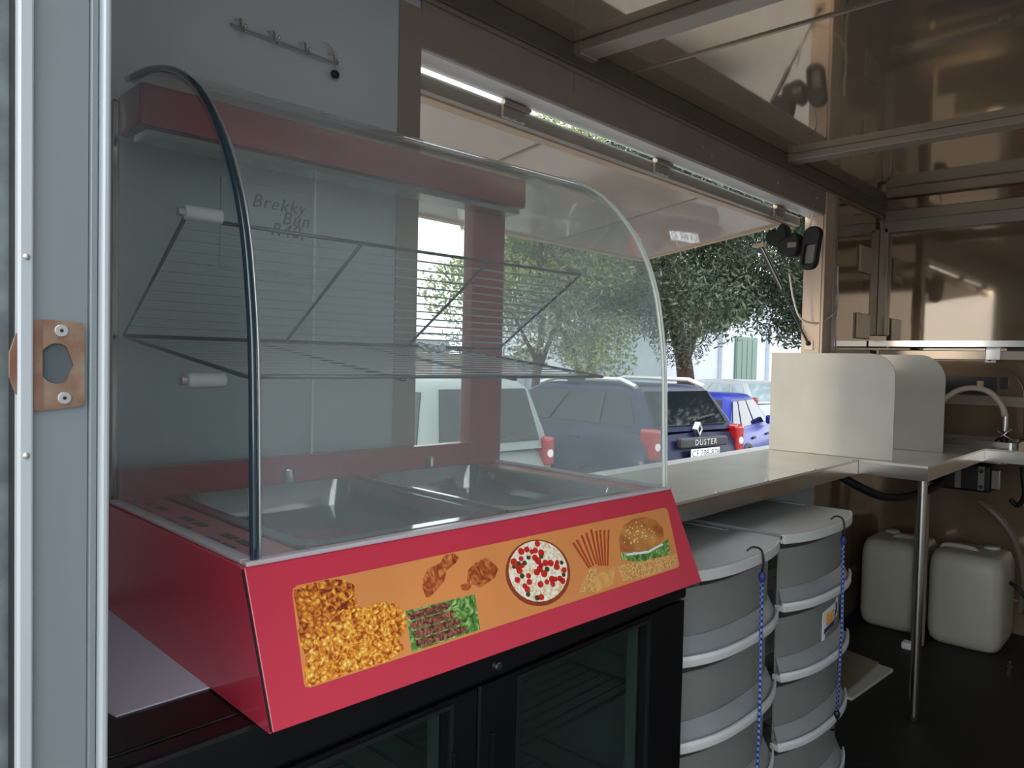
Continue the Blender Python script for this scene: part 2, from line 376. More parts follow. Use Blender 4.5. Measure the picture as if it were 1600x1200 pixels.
# ------------------------------------------------------------------ food warmer (local: x along front, y depth, z up from cooler top)
wm = thing('food_warmer', 'red countertop food warmer with curved glass and food pictures', 'food warmer', (.40, .698, .84), math.radians(-2.65))
W, D, T = .828, .56, .158
yS = lambda z: .07*z/T           # slanted front
MB().hexa([(.003, 0, 0), (W-.003, 0, 0), (W-.003, .012, 0), (.003, .012, 0), (.003, .07, T), (W-.003, .07, T), (W-.003, .09, T), (.003, .09, T)]).build('front_panel', 'red', wm, bevel=.0015)
for nm, a, b in (('side_panel', 0, .0025), ('side_panel', W-.0025, W)):
    MB().prism([(.001, .0), (.071, T), (D, T), (D, 0)], YZ, a, b).build(nm, 'red', wm)
MB().tube([(.0012, .0, .002), (.0012, .0695, T-.002)], .0014, 6).build('corner_seam', 'dark', wm)
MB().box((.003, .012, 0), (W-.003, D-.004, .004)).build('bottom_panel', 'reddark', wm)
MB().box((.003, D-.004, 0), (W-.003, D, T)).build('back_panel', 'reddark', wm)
for a, b in (((.003, .0905, T-.004), (.083, D-.004, T)), ((W-.083, .0905, T-.004), (W-.003, D-.004, T)), ((.083, .0905, T-.004), (W-.083, .094, T))):
    MB().box(a, b).build('deck', 'red', wm)
MB().box((.083, .535, T-.004), (W-.083, D-.004, T)).build('deck', 'red', wm)
for y in (.155, .20, .29, .335, .43, .475):
    for x in (.022, .046):
        MB().box((x, y, T), (x+.012, y+.033, T+.0006)).build('vent_slot', 'dark', wm)
# pans
for x0, x1 in ((.085, .425), (.432, W-.085)):
    n = MB(); oo = rrect(x0, .092, x1, .537, .03, 4); ii = rrect(x0+.018, .11, x1-.018, .519, .04, 4); bb = rrect(x0+.03, .122, x1-.03, .507, .045, 4)
    h = T+.004
    n.loft([[(p, q, h-.004) for p, q in oo], [(p, q, h) for p, q in oo], [(p, q, h) for p, q in ii], [(p, q, h-.045) for p, q in bb], [(p, q, h-.046) for p, q in bb]], cap=False)
    n.f.append(tuple(range(len(n.v)-len(bb), len(n.v)))); n.mi.append(0)
    n.build('pan', 'pansteel', wm, smooth=True)
MB().box((.424, .10, T+.004), (.434, .53, T+.009)).build('pan_divider', 'steelbright', wm, bevel=.001)
for x in (.30, .62): MB().prism(circ(x, .53, .012, n=14), XY, T+.004, T+.03).build('pan_knob', 'chrome', wm, bevel=.003)
# glass profile (depth, height)
prof = [(.074, T), (.078, .26), (.083, .38), (.092, .455), (.108, .53), (.135, .595), (.175, .655), (.235, .715), (.31, .757), (.40, .782), (.495, .792)]
prof = [(v.x, v.y) for v in spline([(a, b, 0) for a, b in prof], 4)]
n = MB(); rings = []
for k, (y, z) in enumerate(prof):
    a = prof[max(0, k-1)]; b = prof[min(len(prof)-1, k+1)]; t = Vector((b[0]-a[0], b[1]-a[1])).normalized(); nn = (-t.y*.004, t.x*.004)
    rings.append([(.022, y, z), (W-.022, y, z), (W-.022, y-nn[0], z-nn[1]), (.022, y-nn[0], z-nn[1])])
n.loft(rings).build('front_glass', 'glass_front', wm, smooth=True)
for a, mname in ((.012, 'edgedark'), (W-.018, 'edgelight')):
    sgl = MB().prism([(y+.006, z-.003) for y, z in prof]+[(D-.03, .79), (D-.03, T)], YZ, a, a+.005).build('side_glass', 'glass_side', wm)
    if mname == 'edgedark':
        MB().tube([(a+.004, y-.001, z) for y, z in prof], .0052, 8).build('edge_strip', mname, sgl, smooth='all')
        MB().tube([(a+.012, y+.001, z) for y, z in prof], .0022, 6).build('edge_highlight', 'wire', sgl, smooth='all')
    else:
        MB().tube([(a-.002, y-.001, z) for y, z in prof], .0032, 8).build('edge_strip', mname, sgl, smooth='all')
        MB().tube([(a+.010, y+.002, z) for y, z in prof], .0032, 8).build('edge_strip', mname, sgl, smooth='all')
MB().box((.004, .066, T), (W-.004, .080, T+.006)).build('glass_seal', 'silicone', wm, bevel=.002)
for a in (.004, W-.020): MB().box((a, .080, T), (a+.016, D-.03, T+.006)).build('glass_seal', 'silicone', wm, bevel=.002)
# back frame
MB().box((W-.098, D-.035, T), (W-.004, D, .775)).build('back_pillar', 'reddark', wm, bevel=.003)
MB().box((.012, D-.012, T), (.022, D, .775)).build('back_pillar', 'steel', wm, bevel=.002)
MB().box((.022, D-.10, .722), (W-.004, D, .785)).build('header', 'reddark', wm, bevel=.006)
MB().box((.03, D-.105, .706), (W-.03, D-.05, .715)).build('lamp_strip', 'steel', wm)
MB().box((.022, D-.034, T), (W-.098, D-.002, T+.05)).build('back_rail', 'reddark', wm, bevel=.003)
for a, b, y in ((.022, .36, D-.012), (.35, W-.098, D-.022)):
    bgz = MB().box((a, y, T+.05), (b, y+.004, .715)).build('sliding_pane', 'glass_back', wm)
    MB().box((b-.002 if a < .1 else a, y-.001, T+.05), (b+.001 if a < .1 else a+.003, y+.005, .715)).build('pane_edge', 'edgelight', bgz)
# wire racks: frame bars are the part, each wire a sub-part
def rack(nm, P, u0, u1, nw, ubars, r=.0028, wr=.0016, mname='wire'):
    """P(t) -> (y,z) across the rack"""
    fr = MB().tube([(u0, *P(0)), (u1, *P(0)), (u1, *P(1)), (u0, *P(1)), (u0, *P(0))], r, 6)
    for u in ubars: fr.tube([(u, P(0)[0], P(0)[1]-.004), (u, P(1)[0], P(1)[1]-.004)], r, 6)
    o = fr.build(nm, 'wiredark', wm, smooth='all')
    wmesh = None
    for i in range(nw):
        y, z = P((i+1)/(nw+1))
        if wmesh is None:
            q = MB().tube([(u0, 0, 0), (u1, 0, 0)], wr, 5).build('wire', mname, o); wmesh = q.data
        else:
            q = bpy.data.objects.new('wire', wmesh); COL.objects.link(q); q.parent = o
        q.location = (0, y, z)
rack('rack', lambda t: (.285+t*.235, .565-t*.150), .02, W-.022, 11, (.285, .55))
rack('rack', lambda t: (.105+t*.415, .365+t*.048), .02, .66, 13, (.24, .45), .0026, .0012)
for z, y in ((.572, .285), (.355, .27)):
    pg = MB().tube([(.018, y, z), (.068, y, z)], .010, 14).build('support_peg', 'whiteplastic', wm, smooth=True, bevel=.002)
    MB().prism(circ(y, z, .006, n=10), YZ, .0105, .018).build('bolt', 'screw', pg)
    MB().tube([(W-.020, y, z), (W-.066, y, z)], .0035, 10).build('support_peg', 'wire', wm, smooth=True)
# printed food sticker on the slanted front: coordinates are (along, up the slope)
LS = math.hypot(.07, T); ey, ez = .07/LS, T/LS
def FP(p, q, h): return (p, q*ey-h*ez, q*ez+h*ey)
stk = [(.052, .133), (.054, .139), (.060, .142), (.786, .142), (.792, .139), (.794, .134), (.777, .042), (.775, .038), (.770, .036), (.052, .032), (.047, .034), (.046, .038)]
sk = MB().prism(stk, FP, .0006, .0014).build('food_sticker', 'orange', wm)
sk['label'] = 'orange sticker printed with fried chicken, pizza and burger'
def flat(nm, poly, m, h=.0020):
    return MB().prism(poly, FP, .0010, h).build(nm, m, sk)
ch1 = [(.056,.137),(.069,.141),(.086,.1415),(.104,.141),(.122,.136),(.132,.128),(.129,.115),(.129,.101),(.117,.099),(.102,.099),(.089,.092),(.076,.082),(.063,.073),(.053,.066),(.050,.077),(.052,.101),(.052,.119)]
ch2 = [(.047,.036),(.048,.05),(.053,.063),(.068,.078),(.085,.093),(.102,.102),(.122,.104),(.137,.1),(.149,.1),(.169,.099),(.184,.093),(.192,.083),(.19,.066),(.175,.052),(.179,.044),(.164,.035),(.143,.0335),(.119,.0335),(.086,.0335),(.050,.0335)]
def bumpy(poly, k=3, amp=.0016, seed=1):
    q = random.Random(seed); out = []
    for i, (a, b) in enumerate(zip(poly, poly[1:]+poly[:1])):
        for j in range(k):
            t = j/k; x = a[0]+(b[0]-a[0])*t; y = a[1]+(b[1]-a[1])*t
            out.append((min(max(x+q.uniform(-amp, amp), .0475), .77), min(max(y+q.uniform(-amp, amp), .0335), .1412)))
    return out
flat('fried_chicken_picture', bumpy(ch1), 'chicken_dark'); flat('fried_chicken_picture', bumpy(ch2, seed=2), 'chicken', .0024)
pp = flat('patties_picture', [(.195, .084), (.308, .082), (.302, .0365), (.190, .0355)], 'greens')
for k in range(4):
    b0 = .038+k*.0112; a0 = .199 if k < 2 else .197
    flat('patty', [(a0+.002, b0), (.240, b0-.0002), (.276-k*.006, b0+.001), (.281-k*.006, b0+.005), (.276-k*.006, b0+.0095), (.24, b0+.010), (a0, b0+.0092), (a0-.002, b0+.005)], 'patty', .0024)
flat('drumstick_picture', [(.231,.118),(.243,.128),(.264,.132),(.274,.1405),(.289,.141),(.297,.134),(.29,.128),(.272,.121),(.263,.108),(.249,.1),(.235,.093),(.229,.094),(.227,.106)], 'roast')
flat('drumstick_picture', [(.288,.098),(.3,.099),(.307,.115),(.323,.122),(.343,.126),(.355,.116),(.36,.107),(.351,.097),(.333,.091),(.319,.089),(.309,.095),(.299,.089),(.289,.091)], 'roast')
def onpizza(cx, cy, rx, ry): return circ(cx, cy, rx, ry, 28)
flat('pizza_picture', onpizza(.436, .0885, .066, .0475), 'crust')
flat('cheese_topping', onpizza(.4365, .0905, .060, .0435), 'cheese', .0023)
rp = random.Random(3)
pz = []
while len(pz) < 58:
    a = rp.uniform(0, 6.28); r = math.sqrt(rp.random())*1.02; x, y = .4365+.054*r*math.cos(a), .0905+.039*r*math.sin(a)
    if all((x-u)**2+(1.3*(y-v))**2 > .0068**2 for u, v in pz) or rp.random() < .004: pz.append((x, y))
for k, (x, y) in enumerate(pz):
    m = ('tomato', 'tomato', 'cheese', 'olive', 'tomato')[k % 5]; s_ = rp.uniform(.8, 1.2)*(.0058 if m == 'tomato' else .0042)
    flat('tomato_topping' if m == 'tomato' else ('cheese_piece' if m == 'cheese' else 'olive_topping'), circ(x, y, s_, s_*.8, 10), m, .0026)
sticks = [((.525,.118),(.544,.075)),((.535,.121),(.549,.076)),((.549,.126),(.555,.077)),((.561,.128),(.563,.078)),((.575,.132),(.568,.075)),((.586,.128),(.573,.074)),((.596,.128),(.578,.073)),((.606,.126),(.583,.072)),((.617,.125),(.588,.071))]
for (a, b) in sticks:
    flat('stick_picture', [(a[0]-.0028, a[1]), (a[0]+.0022, a[1]+.001), (b[0]+.0018, b[1]), (b[0]-.0018, b[1])], 'stick')
flat('drumstick_picture', [(.507,.044),(.524,.061),(.549,.076),(.563,.071),(.549,.049),(.541,.038)], 'crumb', .0023)
flat('bread_picture', [(.556,.063),(.608,.068),(.588,.042),(.544,.0375)], 'bread', .0024)
bun = flat('burger_picture', [(.629,.087),(.635,.108),(.656,.127),(.688,.134),(.721,.134),(.749,.124),(.762,.107),(.755,.09),(.734,.08),(.684,.079)], 'bun')
for k in range(46):
    a = rp.uniform(.1, 3.04); r = rp.uniform(.15, .88); x, y = .693+.062*r*math.cos(a), .093+.040*r*math.sin(a)
    flat('sesame_seed', circ(x, y, .0016, .0012, 6), 'seed', .0023)
flat('lettuce_picture', [(.628,.085),(.684,.079),(.734,.08),(.766,.088),(.762,.068),(.745,.053),(.689,.058),(.626,.074)], 'greens', .0022)
flat('mayo_picture', [(.640, .082), (.70, .077), (.745, .083), (.748, .080), (.70, .073), (.642, .078)], 'label_white', .0025)
flat('chips_picture', [(.612,.067),(.676,.063),(.758,.061),(.776,.058),(.768,.0385),(.678,.0375),(.617,.04)], 'crumb', .0026)

# ------------------------------------------------------------------ glass door cooler under the warmer
ck = thing('glass_door_cooler', 'black two-door glass-fronted cooler under the red food warmer', 'cooler', (.24, .735, 0))
CW, CD, CH = 1.07, .50, .838
for nm, a, b in (('side_wall', (0, .035, .05), (.03, CD, CH)), ('side_wall', (CW-.03, .035, .05), (CW, CD, CH)), ('back_wall', (.03, CD-.03, .05), (CW-.03, CD, CH)),
                 ('top', (.03, .035, CH-.035), (CW-.03, CD-.03, CH)), ('bottom', (.03, .035, .05), (CW-.03, CD-.03, .12))):
    MB().box(a, b).build(nm, 'black', ck, bevel=.002)
MB().box((0, .0, CH-.062), (CW, .0345, CH)).build('top_fascia', 'black', ck, bevel=.006)
MB().box((0, .01, .05), (CW, .0345, .09)).build('kick_plate', 'blackmatte', ck, bevel=.003)
for a, b in (((.031, .04, .13), (.034, .46, CH-.04)), ((CW-.034, .04, .13), (CW-.031, .46, CH-.04)), ((.034, .462, .12), (CW-.034, .466, CH-.04)), ((.034, .04, CH-.042), (CW-.034, .46, CH-.037)), ((.034, .04, .121), (CW-.034, .46, .126))):
    MB().box(a, b).build('liner', 'liner', ck)
for x in (.06, CW-.06):
    for y in (.06, CD-.06): MB().prism(circ(x, y, .022, n=12), XY, 0, .05).build('foot', 'blackmatte', ck)
for (d0, d1, g0, g1) in ((.004, .50, .115, .447), (.504, CW-.004, .588, .935)):
    z0, z1, gz0, gz1 = .095, CH-.066, .15, CH-.078
    dr = MB().ring([(d0, z0), (d1, z0), (d1, z1), (d0, z1)], [(g0, gz0), (g1, gz0), (g1, gz1), (g0, gz1)], XZ, .002, .033).build('door', 'black', ck, bevel=.003)
    MB().box((g0-.004, .016, gz0-.004), (g1+.004, .022, gz1+.004)).build('pane', 'glass_cooler', dr)
    MB().ring([(g0-.006, gz0-.006), (g1+.006, gz0-.006), (g1+.006, gz1+.006), (g0-.006, gz1+.006)], [(g0, gz0), (g1, gz0), (g1, gz1), (g0, gz1)], XZ, -.001, .002).build('pane_trim', 'blackmatte', dr)
    MB().box((g1-.0005, .0225, gz0), (g1+.02, .045, gz1)).build('inner_frame', 'liner', dr)
    MB().box((d1-.05 if d0 < .1 else d0+.022, -.006, .25), (d1-.046 if d0 < .1 else d0+.026, .002, .70)).build('grip', 'black', dr, bevel=.001)
    for zz in (.36, .60):
        fr = MB().tube([(d0+.05, .07, zz), (d1-.06, .07, zz), (d1-.06, .43, zz), (d0+.05, .43, zz), (d0+.05, .07, zz)], .004, 6)
        fr.tube([(d1-.06, .075, zz), (d1-.06, .10, zz+.05), (d1-.06, .40, zz+.05), (d1-.06, .43, zz)], .003, 6)
        sh_ = fr.build('wire_shelf', 'wire', ck, smooth='all'); me = None
        for k in range(12):
            y = .095+k*.028
            if me is None: q = MB().tube([(d0+.05, 0, 0), (d1-.06, 0, 0)], .002, 5).build('wire', 'wire', sh_); me = q.data
            else: q = bpy.data.objects.new('wire', me); COL.objects.link(q); q.parent = sh_
            q.location = (0, y, zz)
lk = MB().prism(circ(.537, CH-.045, .0065, n=14), XZ, -.004, 0).build('lock', 'chrome', ck, bevel=.001)
MB().prism(circ(.537, CH-.045, .0028, n=8), XZ, -.0045, -.004).build('keyhole', 'dark', lk)
bd = thing('white_board', 'white sheet lying on the cooler top beneath the warmer', 'board', (.305, .85, .838))
MB().prism([(0, 0), (.20, 0), (.20, .38), (-.06, .38)], XY, 0, .0018).build('sheet', 'whiteboard', bd)

# ------------------------------------------------------------------ stainless worktops
ct = thing('serving_counter', 'long stainless steel counter along the serving window', 'counter', (2.0, 1.1, .84))
for a, b in ((1.33, 1.79), (1.793, 2.36), (2.363, 2.846)):
    MB().box((a-2, .926-1.1, .053), (b-2, YW-.001-1.1, .06)).build('top_sheet', 'counter', ct)
MB().box((1.33-2, .926-1.1, .008), (2.846-2, .932-1.1, .053)).build('front_apron', 'steelbright', ct, bevel=.001)
MB().box((1.33-2, .932-1.1, .008), (2.846-2, .95-1.1, .012)).build('apron_fold', 'steel', ct)
MB().box((1.33-2, 1.06-1.1, .03), (2.84-2, 1.10-1.1, .053)).build('support_rail', 'trimg', ct)
for x in (-.55, -.2, .1, .45, .8): MB().ball((x, -.168, .060), (.006, .006, .003)).build('rivet', 'screw', ct, smooth='all')
wt = thing('corner_worktop', 'stainless steel corner worktop on a single round steel leg', 'worktop', (3.27, 1.0, 0))
MB().box((2.849-3.27, .70-1, .892), (3.72-3.27, YW-.001-1, .90)).build('top_sheet', 'counter', wt)
MB().box((2.849-3.27, .70-1, .848), (2.855-3.27, .93-1, .892)).build('front_apron', 'steelbright', wt)
MB().box((2.855-3.27, .70-1, .848), (3.72-3.27, .706-1, .892)).build('side_apron', 'steelbright', wt)
lg = MB().tube([(2.60-3.27+.31, .73-1, 0), (2.60-3.27+.31, .73-1, .892)], .0165, 16).build('leg', 'steelbright', wt, smooth=True)
MB().tube([(-.36, -.27, 0), (-.36, -.27, .012)], .024, 16).build('foot', 'blackmatte', lg, smooth=True)
MB().tube([(-.36, -.27, .86), (-.36, -.27, .878)], .022, 16).build('collar', 'steel', lg, smooth=True)
sk_ = thing('sink_counter', 'stainless steel sink counter along the far wall', 'counter', (3.96, .5, 0))
MB().box((3.722-3.96, -.83-.5, .892), (3.80-3.96, YW-.001-.5, .90)).box((3.80-3.96, .30-.5, .892), (4.199-3.96, .60-.5, .90)).box((3.80-3.96, 1.08-.5, .892), (4.199-3.96, YW-.001-.5, .90)).box((4.12-3.96, .60-.5, .892), (4.199-3.96, 1.08-.5, .90)).box((3.80-3.96, -.83-.5, .892), (4.199-3.96, .30-.5, .90)).build('top_sheet', 'counter', sk_)
MB().box((3.722-3.96, -.83-.5, .845), (3.728-3.96, .70-.5, .892)).build('front_apron', 'steelbright', sk_)
MB().ring([(p-3.96, q-.5) for p, q in rrect(3.795, .595, 4.125, 1.085, .03)], [(p-3.96, q-.5) for p, q in rrect(3.81, .61, 4.11, 1.07, .04)], XY, .898, .925).build('basin_rim', 'steel', sk_)
bs = MB(); o1 = [(p-3.96, q-.5) for p, q in rrect(3.81, .61, 4.11, 1.07, .04)]; o2 = [(p-3.96, q-.5) for p, q in rrect(3.83, .63, 4.09, 1.05, .04)]
bs.loft([[(p, q, .92) for p, q in o1], [(p, q, .83) for p, q in o2], [(p, q, .828) for p, q in o2]], cap=False); bs.f.append(tuple(range(len(bs.v)-len(o2), len(bs.v)))); bs.mi.append(0)
bs.build('basin', 'steel', sk_, smooth=True)
# upright divider panels with one rounded top corner
def divider(x, y0, y1, z1, r, label, m='panel', extra=False):
    t = thing('divider_panel', label, 'panel', (x, (y0+y1)/2, .90)); c = (y0+y1)/2; h = z1-.90
    pts = [(y1-c, .0006), (y1-c, h)]
    for i in range(9):
        a = math.radians(90+90*i/8); pts.append((y0+r-c+r*math.cos(a), h-r+r*math.sin(a)))
    pts.append((y0-c, .0006))
    MB().prism(pts, YZ, -.0025, .0025).build('sheet', m, t, bevel=.0008)
    MB().box((.0026, y0-c+.03, .0006), (.04, y1-c-.01, .0045)).build('foot_flange', m, t)
    return t
divider(2.895, .826, YW-.008, 1.283, .085, 'large pale steel divider panel with rounded corner, nearest on the counter')
d2 = divider(3.36, .775, YW-.02, 1.288, .10, 'second pale steel divider panel just behind the nearest one')
MB().box((-.02, .0, .012), (-.003, .16, .032)).build('holder_strip', 'steelbright', d2)
d3 = divider(4.15, .635, YW-.06, 1.24, .12, 'brownish steel splash panel behind the sink hose', 'farwall')
MB().box((-.004, -.19, .215), (-.0026, .17, .302)).build('dark_plate', 'dark', d3)  # flat dark plate set on the panel face
MB().box((-.012, -.30, .165), (-.0026, .17, .212)).build('ledge', 'trimlight', d3, bevel=.002)
MB().box((-.010, -.235, .25), (-.0026, -.205, .30)).build('catch', 'dark', d3, bevel=.002)

# sink hose and tap
fa = thing('hose_tap', 'cream flexible hose arching from a chrome cross-handled tap', 'tap', (3.86, .655, .90))
pth = spline([(.0, 0, .13), (0, .015, .18), (0, .06, .235), (0, .125, .252), (0, .19, .235), (0, .245, .185), (0, .262, .12), (0, .264, .10)], 5)
MB().tube(pth, .0125, 12).build('hose', 'hose', fa, smooth='all')
MB().tube([(0, .264, .10), (0, .264, .06)], .015, 12).build('nozzle', 'rubber', fa, smooth=True)
MB().tube([(0, 0, .135), (0, 0, .07)], .013, 12).build('coupling', 'chrome', fa, smooth=True)
MB().tube([(0, 0, .07), (0, 0, 0)], .016, 12).build('tap_body', 'rubber', fa, smooth=True)
for k in range(2):
    a = math.radians(35+k*100); MB().tube([(-.02, -.042*math.cos(a), .055-.042*math.sin(a)), (-.02, .042*math.cos(a), .055+.042*math.sin(a))], .0045, 8).build('cross_handle', 'chrome', fa, smooth='all')
MB().box((-.012, .088, .250), (.012, .110, .285)).build('clip', 'tan', fa, bevel=.002)

# ------------------------------------------------------------------ things under the worktops
def jug(loc, wy, label, hdl):
    t = thing('water_jug', label, 'water jug', loc, 0, 'plastic water jugs under the worktop')
    d = .17; h = .415
    def rr(sx, sy, z, r=.05): return [(p, q, z) for p, q in rrect(-d*sx, -wy*sy, d*sx, wy*sy, r, 4)]
    MB().loft([rr(.84, .86, 0), rr(.95, .95, .018), rr(1, 1, .06), rr(1, 1, .34), rr(.98, .97, .375), rr(.9, .9, .405), rr(.7, .74, h)]).build('body', 'jug', t, smooth='all')
    hy = .05*hdl
    MB().tube(spline([(-.02, hy-.075, h-.012), (-.02, hy-.055, h+.006), (-.02, hy, h+.009), (-.02, hy+.055, h+.006), (-.02, hy+.075, h-.012)], 5), .011, 10).build('handle', 'jug', t, smooth='all')
    MB().prism(circ(.08, -hdl*.06, .032, n=18), XY, h-.03, h+.012).build('cap', 'greyplastic', t, bevel=.003)
jug((3.98, 1.085, 0), .135, 'translucent white water jug against the serving wall under worktop', -1)
jug((3.96, .775, 0), .145, 'translucent white water jug below the sink, right of its twin', 1)
tag(MB().tube([(3.72, .93, 0), (3.72, .93, .85)], .028, 14).build('drain_pipe', 'pvc', smooth=True), 'brownish upright drain pipe between the two water jugs', 'pipe')
tag(MB().box((3.60, .925, 0), (3.65, .965, .03)).build('pipe_clip', 'whiteplastic', bevel=.006), 'small white clip on the floor by the pipe', 'clip')
tag(MB().tube(spline([(2.92, 1.05, .84), (3.0, .97, .78), (3.12, .92, .735), (3.3, .88, .72), (3.55, .84, .74), (3.75, .83, .80)], 6), .016, 10).build('black_hose', 'rubber', smooth='all'), 'thick black hose sagging below the corner worktop', 'hose')
tag(MB().tube(spline([(3.98, .76, .63), (3.96, .72, .61), (3.96, .66, .55), (3.98, .61, .45), (4.02, .585, .30), (4.06, .60, .14)], 6), .014, 10).build('grey_hose', 'hosegrey', smooth='all'), 'grey hose hanging down from the sink in front of the wall', 'hose')
tag(MB().tube(spline([(3.86, .585, .82), (3.85, .58, .78), (3.87, .575, .70), (3.89, .60, .65), (3.9, .63, .67)], 6), .010, 8).build('thin_black_hose', 'rubber', smooth='all'), 'thin dark hose curling below the tap', 'hose')
tag(MB().tube(spline([(3.93, .622, .30), (3.92, .60, .29), (3.92, .57, .26), (3.94, .545, .20)], 5), .009, 8).build('short_black_hose', 'rubber', smooth='all'), 'short black hose beside the right water jug', 'hose')
pm = thing('water_pump', 'black water pump with white labels hung under the sink', 'pump', (3.93, .75, .672))
MB().box((-.07, -.05, .02), (.07, .17, .14)).build('housing', 'blackmatte', pm, bevel=.012)
MB().tube([(-.02, .17, .08), (-.02, .27, .07)], .045, 14).build('motor', 'blackmatte', pm, smooth=True)
for y, a in ((.075, .0), (-.015, .1)):
    MB().box((-.075, y-.012, .03), (-.0705, y+.012, .135)).build('label_plate', 'label_grey', pm)
for z in (.045, .115): MB().prism(circ(-.015, z, .009, n=10), YZ, -.079, -.0752).build('label_mark', 'dark', pm)
MB().box((-.074, -.085, .04), (-.05, -.052, .125)).build('bracket', 'steel', pm, bevel=.003)
tag(MB().tube([(3.60, .56, 0), (3.60, .56, .038), (3.60, .56, .044), (3.60, .56, .058)], [.012, .012, .006, .006], 12).build('small_bottle', 'crystal', smooth=True), 'tiny clear bottle standing on the black floor', 'bottle')
fb = thing('floor_board', 'lower pale board lying on the floor beside the drawers', 'board', (3.1, 1.0, 0))
MB().prism([(-.20, -.065), (.20, -.09), (.24, .16), (-.2, .2)], XY, .0, .012).build('sheet', 'greyplastic', fb)
fb2 = thing('floor_board', 'upper grey board resting on another board beside the drawers', 'board', (3.13, 1.05, .0125))
MB().prism([(-.22, -.09), (.17, -.085), (.25, .16), (-.2, .18)], XY, 0, .010).build('sheet', 'trimlight', fb2)

# ------------------------------------------------------------------ drawer towers
def bow(x0, x1, yc, bulge, n=16):
    c = (x0+x1)/2; h = (x1-x0)/2
    return [(x0+(x1-x0)*i/n, yc-bulge*(1-abs((x0+(x1-x0)*i/n-c)/h)**2.7)) for i in range(n+1)]
def tower(x0, x1, label, sticker_row, group='plastic drawer towers under the counter'):
    c = (x0+x1)/2; t = thing('drawer_tower', label, 'drawer unit', (c, .95, 0), 0, group); w = (x1-x0)/2
    yb = .30; yf = -.183
    top = [(w, yb), (-w, yb)]+bow(-w, w, yf, .042)
    MB().prism(top, XY, .795, .812).build('lid', 'drawerlid', t, bevel=.004)
    rimo = bow(-w, w, yf-.003, .042)
    MB().prism(rimo+[(p, q+.014) for p, q in rimo[::-1]], XY, .788, .8115).build('lid_rim', 'greyplastic', t, bevel=.003)
    MB().prism([(w*.92, -.06), (w*.92, .20), (w*.86, .20), (w*.86, -.06)], XY, .812, .8145).build('lid_rib', 'drawerlid', t)
    for k in range(4):
        z1 = .778-k*.177; z0 = z1-.150
        for sx in (-1, 1): MB().box((sx*w*.985, yf+.06, z0-.02), (sx*w*.94, yb, z1)).build('side_frame', 'jug', t)
        inner = bow(-w*.93, w*.93, yf+.018, .036); 
        dm = MB(); fr0 = inner; n = len(fr0)
        dm.prism(fr0+[(p, q+.004) for p, q in fr0[::-1]], XY, z0+.004, z1-.008)
        dm.box((-w*.92, -.10, z0+.004), (w*.92, yb-.02, z0+.008)); dm.box((-w*.92, -.12, z0+.008), (-w*.905, yb-.02, z1-.03)); dm.box((w*.905, -.12, z0+.008), (w*.92, yb-.02, z1-.03)); dm.box((-w*.92, yb-.024, z0+.008), (w*.92, yb-.02, z1-.03))
        d = dm.build('drawer', 'frosted', t, smooth=True)
        lip = bow(-w*.99, w*.99, yf-.006, .043); lin_ = bow(-w*.97, w*.97, yf+.024, .036)
        MB().prism(lip+lin_[::-1], XY, z0-.012, z0+.004).build('drawer_lip', 'greyplastic', d, smooth=True, bevel=.004)
        MB().prism(lip+[(p, q+.005) for p, q in lip[::-1]], XY, z0+.004, z0+.012).build('lip_edge', 'whiteplastic', d)
        la = bow(-w*.95, w*.95, yf+.0, .041); lb_ = bow(-w*.93, w*.93, yf+.0165, .036)
        MB().loft([[(p[0], p[1], z0+.005), (q[0], q[1], z0+.042), (q[0], q[1]+.001, z0+.042), (p[0], p[1]+.004, z0+.004)] for p, q in zip(la, lb_)]).build('lip_tray', 'drawerlid', d, smooth=True)
        ri = random.Random(int(x0*100)+k)
        for q in range(3):
            a = ri.uniform(-w*.7, w*.3); b_ = ri.uniform(.06, .16); hh = ri.uniform(.03, .10)
            MB().box((a, -.07+q*.07, z0+.0085), (a+b_, -.01+q*.07, z0+.0085+hh)).build('stored_item', ('label_grey', 'greyplastic', 'printgrey')[q], d, bevel=.006)
        if k in sticker_row:
            sx = w*.22
            def SF(p, q, h):
                yy = yf+.018-.036*(1-abs((sx+p)/(w*.93))**2.7)
                return (sx+p, yy-h, z0+.090+q)
            for lo, nm, m, h in (([(-.062, -.05), (-.045, -.052), (-.04, -.036), (.04, -.026), (.066, -.008), (.068, .042), (.052, .046), (.04, .034), (-.062, .028)], 'sticker', 'label_white', .0022), ([(-.05, -.034), (.03, -.026), (.058, -.008), (.03, -.014), (-.05, -.020)], 'sticker_stripe', 'label_blue', .0028), ([(.036, -.004), (.056, .002), (.058, .028), (.046, .034), (.048, .014)], 'sticker_swirl', 'label_blue', .0028)):
                n_ = MB().prism(lo, SF, .0008, h).build(nm, m, d)
            yy = yf+.018-.036*(1-(sx/(w*.93))**2.7)
            sl = 2.7*.036*sx**1.7/(w*.93)**2.7
            text('lettering', 'BIG', .046, 'label_orange', d, frame_m((sx-.008, yy-.0042, z0+.092), (1, sl, 0), (0, 0, 1)))
    for sx in (-1, 1):
        for y in (-.12, .26): MB().tube([(sx*w*.8, y, .0), (sx*w*.8, y, .055)], .018, 10).build('castor', 'blackmatte', t, smooth=True)
    MB().prism([(w*.98, yb), (-w*.98, yb)]+bow(-w*.98, w*.98, yf+.005, .06), XY, .055, .075).build('base', 'greyplastic', t, bevel=.004)
    return t
tower(1.345, 1.805, 'frosted drawer tower beside the cooler, nearer of the two', (3,))
tower(1.835, 2.305, 'frosted drawer tower with lettered sticker, farther from the cooler', (1,))
